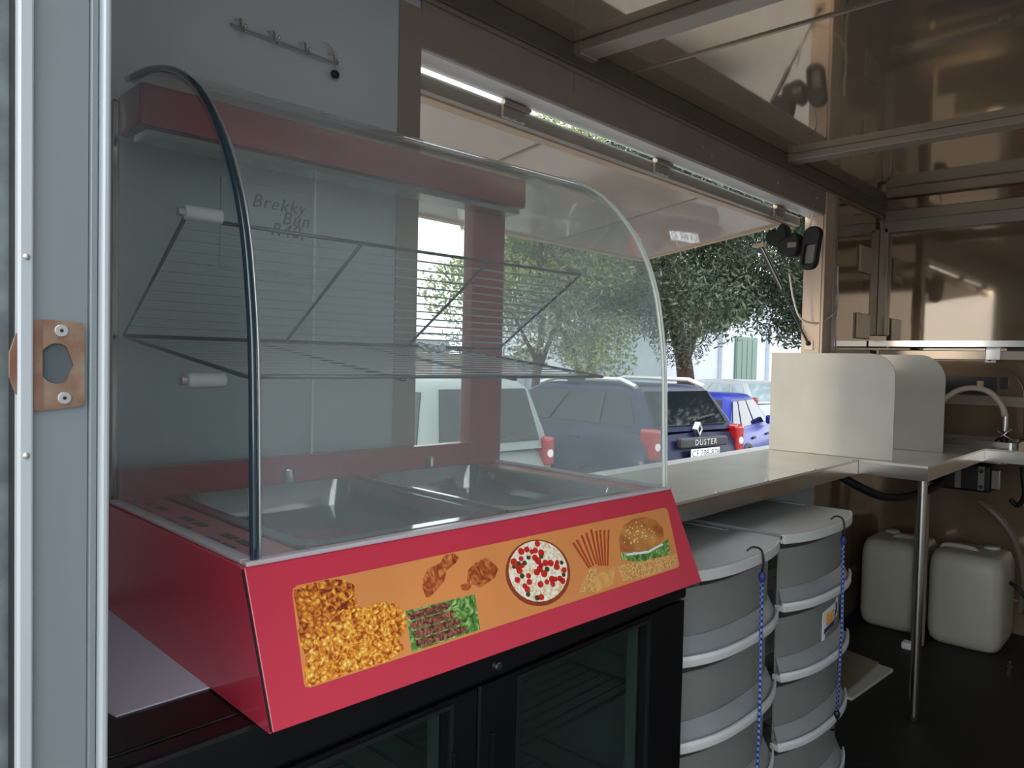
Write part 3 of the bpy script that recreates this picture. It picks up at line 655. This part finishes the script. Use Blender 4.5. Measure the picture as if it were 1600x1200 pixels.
def bungee(x, yf_, z1, z0, label, lower=True):
    t = thing('bungee_cord', label, 'bungee cord', (x, yf_, z0), 0, 'blue bungee cords holding the drawers shut')
    h = z1-z0
    MB().tube([(0, -.012, .03), (.002, -.016, h*.5), (0, -.012, h-.055)], .0042, 8).build('cord', 'bungee', t, smooth='all')
    MB().tube(spline([(0, -.012, h-.035), (.001, -.014, h-.01), (-.001, -.008, h+.012), (-.012, .006, h+.017), (-.02, .016, h+.008)], 5), .0025, 6).build('hook', 'black', t, smooth='all')
    MB().ball((0, -.012, h-.048), (.0085, .0085, .013)).build('bead', 'label_blue', t, smooth='all')
    MB().ball((0, -.012, .025), (.0085, .0085, .013)).build('bead', 'black', t, smooth='all')
    MB().tube(spline([(0, -.012, .018), (.004, -.014, 0), (.010, -.006, -.022), (.014, .008, -.03)], 4), .0025, 6).build('hook', 'black', t, smooth='all')
bungee(1.60, .727, .812, .07, 'blue checked bungee cord hooked over the nearer drawer tower')
bungee(2.10, .727, .812, .265, 'blue checked bungee cord hooked over the farther drawer tower')

# ------------------------------------------------------------------ serving flap, hinges, strut, cables
fl = thing('serving_flap', 'raised serving flap with shiny underside over the window', 'flap', (2.2, YO+.012, 1.90))
L0, L1 = 1.09-2.2, 3.345-2.2
fy0, fz0, fy1, fz1 = .0, -.008, .83, -.125
def FL(x, s, h):    # s along flap 0..1, h up
    return (x, fy0+(fy1-fy0)*s, fz0+(fz1-fz0)*s+h)
def fbox(x0, x1, s0, s1, h0, h1): return MB().hexa([FL(x0, s0, h0), FL(x1, s0, h0), FL(x1, s1, h0), FL(x0, s1, h0), FL(x0, s0, h1), FL(x1, s0, h1), FL(x1, s1, h1), FL(x0, s1, h1)])
for a, b in ((L0+.03, -.508), (-.502, .418), (.424, L1-.02)):
    fbox(a, b, .055, .98, -.010, -.004).build('underside_panel', 'flap', fl)
fbox(L0, L1, .0, 1, -.004, .0).build('outer_skin', 'whiteal', fl)
fbox(L0, L1, .0, .025, -.038, -.004).build('hinge_beam', 'trimg', fl, bevel=.002)
fbox(L0, L1, .025, .06, -.042, -.004).build('hinge_beam_edge', 'tan', fl, bevel=.002)
fbox(L0, L1, .975, 1, -.020, -.004).build('outer_beam', 'tan', fl)
fbox(L1-.025, L1, .02, 1, -.018, -.004).build('end_beam', 'tan', fl)
fbox(L0, L0+.025, .02, 1, -.018, -.004).build('end_beam', 'tan', fl)
for x in (-.505, .421): fbox(x-.006, x+.006, .055, .98, -.013, -.004).build('panel_seam', 'trimlight', fl)
for x in (-.74, -.02, .90):
    hg = MB().box((x-.045, -.012, -.046), (x+.045, -.001, .0)).build('hinge', 'trimg', fl, bevel=.003)
    MB().tube([(x-.05, -.016, -.010), (x+.05, -.016, -.010)], .008, 10).build('hinge_pin', 'trimlight', hg, smooth=True)
    for dx in (-.03, 0, .03): MB().prism(circ(x+dx, -.045, .004, n=8), XZ, -.016, -.014).build('screw', 'screw', hg)
gs = thing('gas_strut', 'black gas strut propping the flap against window post', 'gas strut', (3.385, 1.335, 1.335))
a0 = Vector((0, 0, 0)); a1 = Vector((-.065, .205, .44)); mid = a0.lerp(a1, .55)
MB().tube([a0, mid], .005, 8).build('rod', 'wiredark', gs, smooth=True)
MB().tube([mid, a1], .0105, 10).build('cylinder', 'black', gs, smooth=True)
MB().tube([mid+Vector((-.011, -.004, 0)), a1+Vector((-.011, -.004, 0))], .003, 6).build('cylinder_edge', 'chrome', gs, smooth=True)
MB().ball(a0, .011).build('ball_joint', 'dark', gs, smooth='all')
MB().box((a1.x-.014, a1.y-.02, a1.z-.004), (a1.x+.014, a1.y+.03, a1.z+.012)).build('bracket', 'tan', gs, bevel=.002)
MB().box((.006, -.02, -.03), (.010, .02, .012)).build('lower_plate', 'trimlight', gs, bevel=.001)
gd = thing('hanging_clamps', 'bunch of black plastic clamps hanging at the window corner', 'clamp', (3.21, 1.335, 1.685))
def blob(poly, x0, x1, nm, m='blackmatte', hole=None):
    b = MB()
    if hole: b.ring(poly, hole, YZ, x0, x1)
    else: b.prism(poly, YZ, x0, x1)
    return b.build(nm, m, gd, bevel=.012, seg=3, smooth=True)
# seen from inside: +y is to the left
blob([(p*1.0, q) for p, q in [(.105, .135), (.118, .120), (.122, .095), (.112, .075), (.085, .062), (.06, .055), (.035, .06), (.025, .09), (.03, .13), (.035, .152), (.05, .160), (.062, .15), (.068, .130), (.08, .128), (.092, .138)]], -.03, .03, 'clamp_head')
blob([(.07, .075), (.068, .035), (.05, .015), (.035, .018), (.02, .012), (.0, .008), (-.02, .02), (-.03, .06), (-.028, .10), (-.012, .118), (.0, .116), (.01, .105), (.04, .10)], -.035, .025, 'clamp_body')
lo = rrect(-.105, -.045, -.035, .135, .03, 5); li = rrect(-.092, -.02, -.050, .06, .008, 5)
b = blob([(p-.12*(q-.05), q) for p, q in lo], -.02, .02, 'clamp_loop', hole=[(p-.12*(q-.05), q) for p, q in li])
MB().box((-.003, -.095, -.025), (.003, -.045, .062)).build('loop_plate', 'label_grey', gd)
MB().box((-.040, -.02, .05), (-.0345, .018, .072)).build('name_tag', 'label_grey', gd, bevel=.001)
MB().tube([(0, -.06, .13), (0, -.075, .20), (.05, -.04, .262)], .003, 6).build('hanging_wire', 'wire', gd)
tag(MB().tube(spline([(3.22, 1.36, 1.63), (3.25, 1.35, 1.52), (3.30, 1.335, 1.44), (3.385, 1.30, 1.425), (3.45, 1.272, 1.45), (3.53, 1.268, 1.49), (3.545, 1.27, 1.56), (3.53, 1.268, 1.62), (3.535, 1.27, 1.69)], 6), .0045, 8).build('white_cable', 'cable', smooth='all'), 'white cable drooping from the black clamps around window post', 'cable')
tag(MB().tube(spline([(3.55, 1.274, 1.52), (3.54, 1.272, 1.42), (3.555, 1.274, 1.32), (3.57, 1.274, 1.25)], 6), .004, 8).build('wall_cable', 'cable', smooth='all'), 'thin white cable running down the wall behind the panels', 'cable')

# ------------------------------------------------------------------ outside
G = -.62
struct(MB().box((-40, -30, G-.2), (60, 60, G)).build('ground', 'asphalt'))
def paint(name, col): mat(name, col, .35, 0, spec=.25, coat=.06)
paint('paint_blue', (18, 26, 56)); paint('paint_hatch', (16, 34, 128)); paint('paint_grey', (124, 132, 130)); paint('paint_silver', (196, 202, 206))
mat('carglass', (22, 27, 30), .04, 0, spec=.4, ior=1.4); mat('carglass_pale', (160, 178, 184), .06, 0, ior=1.7)
mat('lamp_red', (150, 20, 24), .2, coat=.5); mat('lamp_clear', (236, 226, 222), .15, coat=1); mat('carplastic', (38, 40, 44), .5); mat('plate_white', (236, 240, 244), .4); mat('plate_ink', (52, 62, 84), .5); mat('alloy', (176, 178, 180), .3, .8); mat('rail', (206, 208, 206), .3, .5)
def ringrect(x0, x1, w, z, r, n=4): return [(p, q, z) for p, q in rrect(x0, -w, x1, w, r, n)]
def car(name, label, loc, heading, L, Wd, H, belt, pm_, rear_in=.1, front_in=1.35, roof_front=.9, rails=False, plate=None, badge=None, glass='carglass', lamp_z=.95, lamp_h=.34, hatch_slope=.32, tall_lamp=True):
    t = thing(name, label, 'car', loc, heading); w = Wd/2
    # local: x forward from the rear bumper, y left, z up from the ground
    sec = []
    for x, zl, zt, k in ((0, .42, .74, .86), (.03, .34, belt-.16, .93), (.10, .28, belt-.05, .97), (.45, .25, belt, 1), (1.2, .24, belt, 1), (L-1.6, .24, belt, 1), (L-1.15, .25, belt-.02, .99), (L-.5, .27, belt-.08, .97), (L-.12, .30, belt-.20, .90), (L, .36, belt-.34, .78)):
        ww = w*k; zm = (zl+zt)/2
        sec.append([(x, -ww*.92, zl), (x, -ww, zl+.10), (x, -ww, zm), (x, -ww*.985, zt-.10), (x, -ww*.90, zt), (x, 0, zt+.02), (x, ww*.90, zt), (x, ww*.985, zt-.10), (x, ww, zm), (x, ww, zl+.10), (x, ww*.92, zl), (x, 0, zl)])
    body = MB().loft(sec).build('body', pm_, t, smooth=True, bevel=0)
    wb, wt = w*.90, w*.74
    x0b, x1b = rear_in, L-front_in; x0t, x1t = rear_in+hatch_slope, L-front_in-roof_front
    rings = []
    for s, cr in ((-.02, .05), (.25, .06), (.55, .09), (.85, .13), (.96, .17), (1.0, .24)):
        q = max(0, s); e = .0 if s < .9 else (.05 if s < 1 else .14)
        rings.append(ringrect(x0b+(x0t-x0b)*q+e, x1b+(x1t-x1b)*q-e, wb+(wt-wb)*q-e*.5, belt-.0+(H-belt)*s, cr))
    MB().loft(rings).build('cabin', pm_, t, smooth=True)
    def sidep(sx, u0, u1, v0, v1, nm, m, off=.012, par=t):
        P = []
        for u, v in ((u0, v0), (u1, v0), (u1, v1), (u0, v1)):
            x = (x0b+(x0t-x0b)*v)*(1-u)+(x1b+(x1t-x1b)*v)*u; y = sx*(wb+(wt-wb)*v); P.append((x, y, belt+(H-belt)*v))
        o = [(x, y+sx*off, z) for x, y, z in P]
        return MB().hexa([P[0], P[1], o[1], o[0], P[3], P[2], o[2], o[3]]).build(nm, m, par, bevel=.004)
    for sx in (-1, 1):
        for u0, u1 in ((.05, .22), (.25, .54), (.57, .90)): sidep(sx, u0, u1, .10, .82, 'side_window', glass)
        for z_ in (belt-.12,):
            for x in (x0b+.95, x0b+1.85): MB().box((x, sx*w*.985, z_-.02), (x+.16, sx*(w*.985+.03), z_+.015)).build('door_handle', 'carplastic' if not rails else pm_, t, bevel=.008)
        MB().box((x1b-.55, sx*(wb+.02), belt+.02), (x1b-.42, sx*(wb+.2), belt+.16)).build('wing_mirror', pm_, t, bevel=.03)
        for x in (.80, L-.88):
            wh = MB().prism(circ(x, .34, .335, n=28), XZ, sx*(w-.20), sx*(w+.008)).build('tyre', 'rubber', t, bevel=.03)
            MB().prism(circ(x, .34, .22, n=20), XZ, sx*(w+.006), sx*(w+.016)).build('rim', 'alloy', wh, bevel=.004)
            for k in range(5):
                a = 2*math.pi*k/5; MB().tube([(x, sx*(w+.02), .34), (x+.2*math.cos(a), sx*(w+.018), .34+.2*math.sin(a))], .022, 6).build('spoke', 'alloy', wh)
            ar = [(x+.41*math.cos(math.pi*k/14), .32+.41*math.sin(math.pi*k/14)) for k in range(15)]; ai = [(x+.35*math.cos(math.pi*k/14), .32+.35*math.sin(math.pi*k/14)) for k in range(15)]
            MB().prism(ar+ai[::-1], XZ, sx*(w*.97), sx*(w+.022)).build('wheel_arch', 'carplastic' if not rails else pm_, t, bevel=.008)
        lw = w*.93
        lmp = MB().box((-.012, sx*lw, lamp_z-lamp_h/2), (.19, sx*(lw-.15), lamp_z+lamp_h/2)).build('tail_lamp', 'lamp_red', t, bevel=.04, seg=3)
        MB().prism(circ(sx*(lw-.08), lamp_z-.02, .042, n=14), YZ, -.018, -.010).build('lamp_lens', 'lamp_clear', lmp)
        if rails:
            MB().tube([(x0t+.02, sx*wt*.92, H-.02), (x0t+.25, sx*wt*.92, H+.055), (x1t-.3, sx*wt*.92, H+.055), (x1t, sx*wt*.92, H-.02)], .028, 8).build('roof_rail', 'rail', t, smooth=True)
            MB().box((x0t+.85, sx*(wt*.92+.029), H+.03), (x0t+1.35, sx*(wt*.92+.032), H+.075)).build('rail_insert', 'carplastic', t)
    # rear screen
    def rear(u0, u1, v0, v1, nm, m, off=.014):
        P = []
        for u, v in ((u0, v0), (u1, v0), (u1, v1), (u0, v1)):
            P.append((x0b+(x0t-x0b)*v, u*(wb+(wt-wb)*v), belt+(H-belt)*v))
        o = [(x-off, y, z+off*.3) for x, y, z in P]
        return MB().hexa([P[0], P[1], o[1], o[0], P[3], P[2], o[2], o[3]]).build(nm, m, t, bevel=.004)
    rg = rear(-.82, .82, .10, .86, 'rear_window', glass)
    MB().tube([(x0b+.0, -.05, belt+.12), (x0b+.03, -.30, belt+.15), (x0b+.05, -.44, belt+.16)], .014, 6).build('wiper', 'blackmatte', rg)
    P = [(x1b, -wb*.9, belt+.03), (x1b, wb*.9, belt+.03), (x1t, wt*.88, H-.07), (x1t, -wt*.88, H-.07)]
    MB().hexa([P[0], P[1], P[1], P[0], P[3], P[2], (P[2][0]+.02, P[2][1], P[2][2]), (P[3][0]+.02, P[3][1], P[3][2])]).build('windscreen', glass, t)
    MB().box((-.06, -w*.92, .36), (.12, w*.92, .60)).build('rear_bumper', 'carplastic' if badge else pm_, t, bevel=.05, seg=3)
    MB().box((L-.10, -w*.80, .32), (L+.05, w*.80, .55)).build('front_bumper', 'carplastic', t, bevel=.05, seg=3)
    if plate:
        z = plate[1]; pl = MB().box((-.075, -.26, z-.055), (-.064, .26, z+.055)).build('number_plate', 'plate_white', t, bevel=.004)
        text('lettering', plate[0], .105, 'plate_ink', pl, frame_m((-.0765, 0, z), (0, -1, 0), (0, 0, 1)))
    if badge:
        z = plate[1]+.125
        MB().box((-.072, -.42, z-.055), (.02, .42, z+.055)).build('plate_trim', 'carplastic', t, bevel=.02)
        text('lettering', badge, .092, 'rail', t, frame_m((-.0745, 0, z), (0, -1, 0), (0, 0, 1)), spacing=1.3)
        dz = z+.135; dy = 0
        MB().ring([(dy-.055, dz), (dy, dz-.085), (dy+.055, dz), (dy, dz+.085)], [(dy-.025, dz), (dy, dz-.045), (dy+.025, dz), (dy, dz+.045)], YZ, .015, .09).build('emblem', 'chrome', t, bevel=.004)
    return t
Hd = math.radians(82)
car('suv', 'dark blue estate car with silver roof rails and lettered tailgate', (7.78, 4.25, G), Hd, 4.3, 1.82, 1.60, 1.10, 'paint_blue', rear_in=.10, rails=True, plate=('CF 208-878', .85), badge='DUSTER', lamp_z=.97, lamp_h=.34)
car('suv', 'grey-green square-backed car seen through the warmer glass', (5.2, 5.0, G), math.radians(86), 4.4, 1.76, 1.66, .98, 'paint_grey', rear_in=.04, hatch_slope=.18, plate=('CA 727-494', .72), lamp_z=.93, lamp_h=.30)
car('hatchback', 'bright blue hatchback parked beyond the dark blue car', (9.4, 5.6, G), math.radians(12), 4.1, 1.75, 1.42, .90, 'paint_hatch', rear_in=.15, hatch_slope=.5, plate=('CA 412-337', .62), lamp_z=.88)
car('hatchback', 'pale silver car behind the bright blue one', (17.2, 7.5, G), math.radians(80), 4.1, 1.75, 1.50, .98, 'paint_silver', glass='carglass_pale')

# buildings
bw = thing('white_building', 'white plastered building with green door behind the cars', 'building', (24, 14, G))
MB().box((-6, 0, 0), (14, 5, 5.2)).build('wall', 'bldgwhite', bw)
for x in (-4.6, -1.0, 3.0, 7.2): MB().box((x-.22, -.18, 0), (x+.22, 0, 5.2)).build('pilaster', 'bldgwhite', bw, bevel=.02)
dd = MB().box((4.1, -.08, 0), (6.0, .0, 3.0)).build('door', 'green_door', bw, bevel=.01)
for k in range(4): MB().box((4.1+.06+k*.45, -.10, .1), (4.1+.45+k*.45, -.08, 2.9)).build('door_board', 'green_door', dd, bevel=.01)
MB().box((-6.2, -.3, 5.2), (14.2, 5.2, 5.4)).build('roof', 'roofsheet', bw)
bs_ = thing('shed', 'white corrugated-roofed shed far behind the grey car', 'building', (13.2, 21, G))
MB().box((-7, 0, 0), (6, 6, 2.55)).build('wall', 'bldgwhite', bs_)
n = MB(); pts = []
for k in range(131):
    x = -7.3+k*.1; pts.append((x, .05*(1 if k % 4 < 1 else (-1 if k % 4 == 2 else 0))))
for k in range(130):
    (xa, za), (xb, zb_) = pts[k], pts[k+1]
    n.add([(xa, -.4, 2.75+za), (xb, -.4, 2.75+zb_), (xb, 6.3, 3.6+zb_), (xa, 6.3, 3.6+za), (xa, -.4, 2.72+za), (xb, -.4, 2.72+zb_), (xb, 6.3, 3.57+zb_), (xa, 6.3, 3.57+za)], [(0, 1, 2, 3), (7, 6, 5, 4), (0, 4, 5, 1), (3, 2, 6, 7)])
n.build('roof', 'roofsheet', bs_)
for x in (-5, -2, 1, 4): MB().box((x-.5, -.03, .9), (x+.5, .0, 1.9)).build('window', 'carglass', bs_)
bk = thing('low_building', 'pinkish low wall with piers behind the tree', 'wall', (17.5, 16, G))
MB().box((-5, 0, 0), (.2, .3, 2.0)).build('wall', 'bldgpink', bk)
for x in (-5, -3.3, -1.6, .1): MB().box((x-.2, -.1, 0), (x+.2, .35, 2.2)).build('pier', 'bldgwhite', bk, bevel=.02)

# trees
def leafmat(name, c0, c1, c2):
    m = bpy.data.materials.new(name); m.use_nodes = True; MATS[name] = m
    nt = m.node_tree; N = nt.nodes.new; L = nt.links.new; p = nt.nodes['Principled BSDF']; p.inputs['Roughness'].default_value = .6
    g = N('ShaderNodeNewGeometry'); r = N('ShaderNodeValToRGB'); L(g.outputs['Random Per Island'], r.inputs[0])
    r.color_ramp.elements[0].color = lin(c0); r.color_ramp.elements[1].color = lin(c2); e = r.color_ramp.elements.new(.5); e.color = lin(c1)
    L(r.outputs[0], p.inputs['Base Color'])
    t = N('ShaderNodeBsdfTranslucent'); L(r.outputs[0], t.inputs[0]); mx = N('ShaderNodeMixShader'); mx.inputs[0].default_value = .35
    L(p.outputs[0], mx.inputs[1]); L(t.outputs[0], mx.inputs[2]); L(mx.outputs[0], nt.nodes['Material Output'].inputs[0])
leafmat('leaf_dark', (38, 50, 36), (72, 88, 66), (120, 132, 104)); leafmat('leaf_light', (84, 104, 62), (136, 152, 96), (186, 194, 130)); leafmat('leaf_grey', (70, 84, 70), (112, 126, 108), (156, 166, 146))
def leaves(clumps, n, size, thin):
    cs = np.array([c[:3] for c in clumps]); rs = np.array([c[3] for c in clumps]); wgt = rs**2/np.sum(rs**2)
    idx = rng.choice(len(clumps), n, p=wgt); d = rng.normal(size=(n, 3)); d /= np.linalg.norm(d, axis=1)[:, None]
    r = rs[idx]*(rng.random(n)**.42); ctr = cs[idx]+d*r[:, None]*np.array([1, 1, .8])
    a = rng.normal(size=(n, 3)); a /= np.linalg.norm(a, axis=1)[:, None]; b = np.cross(a, rng.normal(size=(n, 3))); b /= np.linalg.norm(b, axis=1)[:, None]
    s = size*(.6+.8*rng.random(n))[:, None]; v = np.stack([ctr-a*s, ctr+b*s*thin, ctr+a*s, ctr-b*s*thin], 1).reshape(-1, 3)
    return v, np.arange(n*4).reshape(-1, 4)
def tree(loc, label, clumps, n, m, trunk, size=.09, thin=.35):
    t = thing('tree', label, 'tree', loc, 0, 'trees beyond the parked cars')
    tb = MB()
    for pts, r0, r1 in trunk:
        q = spline(pts, 5); tb.tube(q, [r0+(r1-r0)*i/(len(q)-1) for i in range(len(q))], 9)
    tb.build('trunk', 'bark', t, smooth='all')
    v, fc = leaves(clumps, n, size, thin); me = bpy.data.meshes.new('foliage'); me.from_pydata(v.tolist(), [], fc.tolist()); me.materials.append(MATS[m])
    o = bpy.data.objects.new('foliage', me); COL.objects.link(o); o.parent = t; o['kind'] = 'stuff'
def crown(k, cx, cy, cz, sx, sy, sz, r0, r1, seed):
    q = random.Random(seed); return [(cx+q.uniform(-1, 1)*sx, cy+q.uniform(-1, 1)*sy, cz+q.uniform(-1, 1)*sz, q.uniform(r0, r1)) for _ in range(k)]
tree((15.2, 8.6, G), 'big dark evergreen with leaning trunk beside the white building', crown(60, .6, .3, 4.6, 3.2, 2.0, 1.9, .6, 1.1, 1), 70000, 'leaf_dark',
     [([(0, 0, 0), (-.12, 0, 1.0), (-.35, 0, 2.0), (-.8, .1, 3.2), (-1.1, .1, 5)], .26, .10), ([(-.35, 0, 1.9), (.4, .1, 2.8), (1.3, .2, 3.9)], .15, .06), ([(-.5, 0, 2.4), (-1.6, .2, 3.4)], .11, .04)], .06, .28)
tree((12.6, 9.6, G), 'grey-green bushy tree left of the leaning trunk', crown(46, 0, 0, 4.2, 2.1, 1.5, 2.1, .5, .95, 2), 60000, 'leaf_grey',
     [([(0, 0, 0), (.1, 0, 1.2), (.3, 0, 2.4), (.2, 0, 4.2)], .16, .06), ([(.1, 0, 1.3), (-.7, .1, 2.6), (-1.1, .1, 3.6)], .09, .03)], .055, .2)
tree((11.0, 9.6, G), 'loose yellow-green tree seen through the right end of the warmer glass', crown(34, .1, 0, 3.9, 1.3, 1.4, 2.0, .45, .8, 3), 24000, 'leaf_light',
     [([(0, 0, 0), (.05, 0, 1.4), (.2, 0, 2.6), (.1, 0, 4.4)], .10, .04), ([(.1, 0, 1.6), (.7, .1, 2.5), (1.2, .1, 3.4)], .06, .02), ([(.1, 0, 1.8), (-.6, .1, 2.8)], .05, .02)], .05, .4)
tree((20, 7.7, G), 'dark tree filling the window beside the post', crown(50, 0, 0, 4.9, 3.0, 2.0, 2.0, .6, 1.2, 4), 60000, 'leaf_dark',
     [([(0, 0, 0), (.1, 0, 1.5), (.0, 0, 3), (.2, 0, 5)], .22, .08)], .075, .3)
tree((7.3, 13.5, G), 'sparse tree with thin branches against white sky behind warmer', crown(12, 0, 0, 4.4, 1.5, 1.2, 1.5, .25, .5, 5)+crown(26, .4, 0, 7.6, 3.6, 1.2, 1.1, .5, .9, 8), 14000, 'leaf_dark',
     [([(0, 0, 0), (.05, 0, 1.6), (.1, 0, 3.0), (.0, 0, 7.6)], .10, .03), ([(.05, 0, 1.8), (.9, 0, 3.4), (1.5, .1, 4.4)], .05, .015), ([(.08, 0, 2.4), (-.9, 0, 3.8)], .05, .015)], .08, .35)

tree((14.6, 1.2, G), 'tall tree beyond the far wall, mirrored in the dark blue car window', crown(30, 0, 0, 6.2, 2.6, 2.2, 2.6, .6, 1.0, 6), 9000, 'leaf_dark',
     [([(0, 0, 0), (.1, 0, 2), (.0, 0, 4), (.2, 0, 7)], .2, .08)], .12, .35)

ts = MB(); q = random.Random(11); rows = []
for i in range(7):
    rows.append([(-.035+i*.012+q.uniform(-.003, .003), -.008+j*.008+q.uniform(-.002, .002), .004+.009*math.sin(i*.9+j)+q.uniform(0, .004)) for j in range(3)])
for i in range(6):
    for j in range(2):
        ts.add([rows[i][j], rows[i+1][j], rows[i+1][j+1], rows[i][j+1]], [(0, 1, 2, 3)])
o = tag(ts.build('tissue_scrap', 'whiteplastic', smooth='all'), 'crumpled white tissue scrap lying on the lower wire rack', 'tissue')
o.modifiers.new('thick', 'SOLIDIFY').thickness = .0008
o.location = Vector((.40, .698, .84))+Matrix.Rotation(math.radians(-2.65), 3, 'Z') @ Vector((.52, .40, .404))
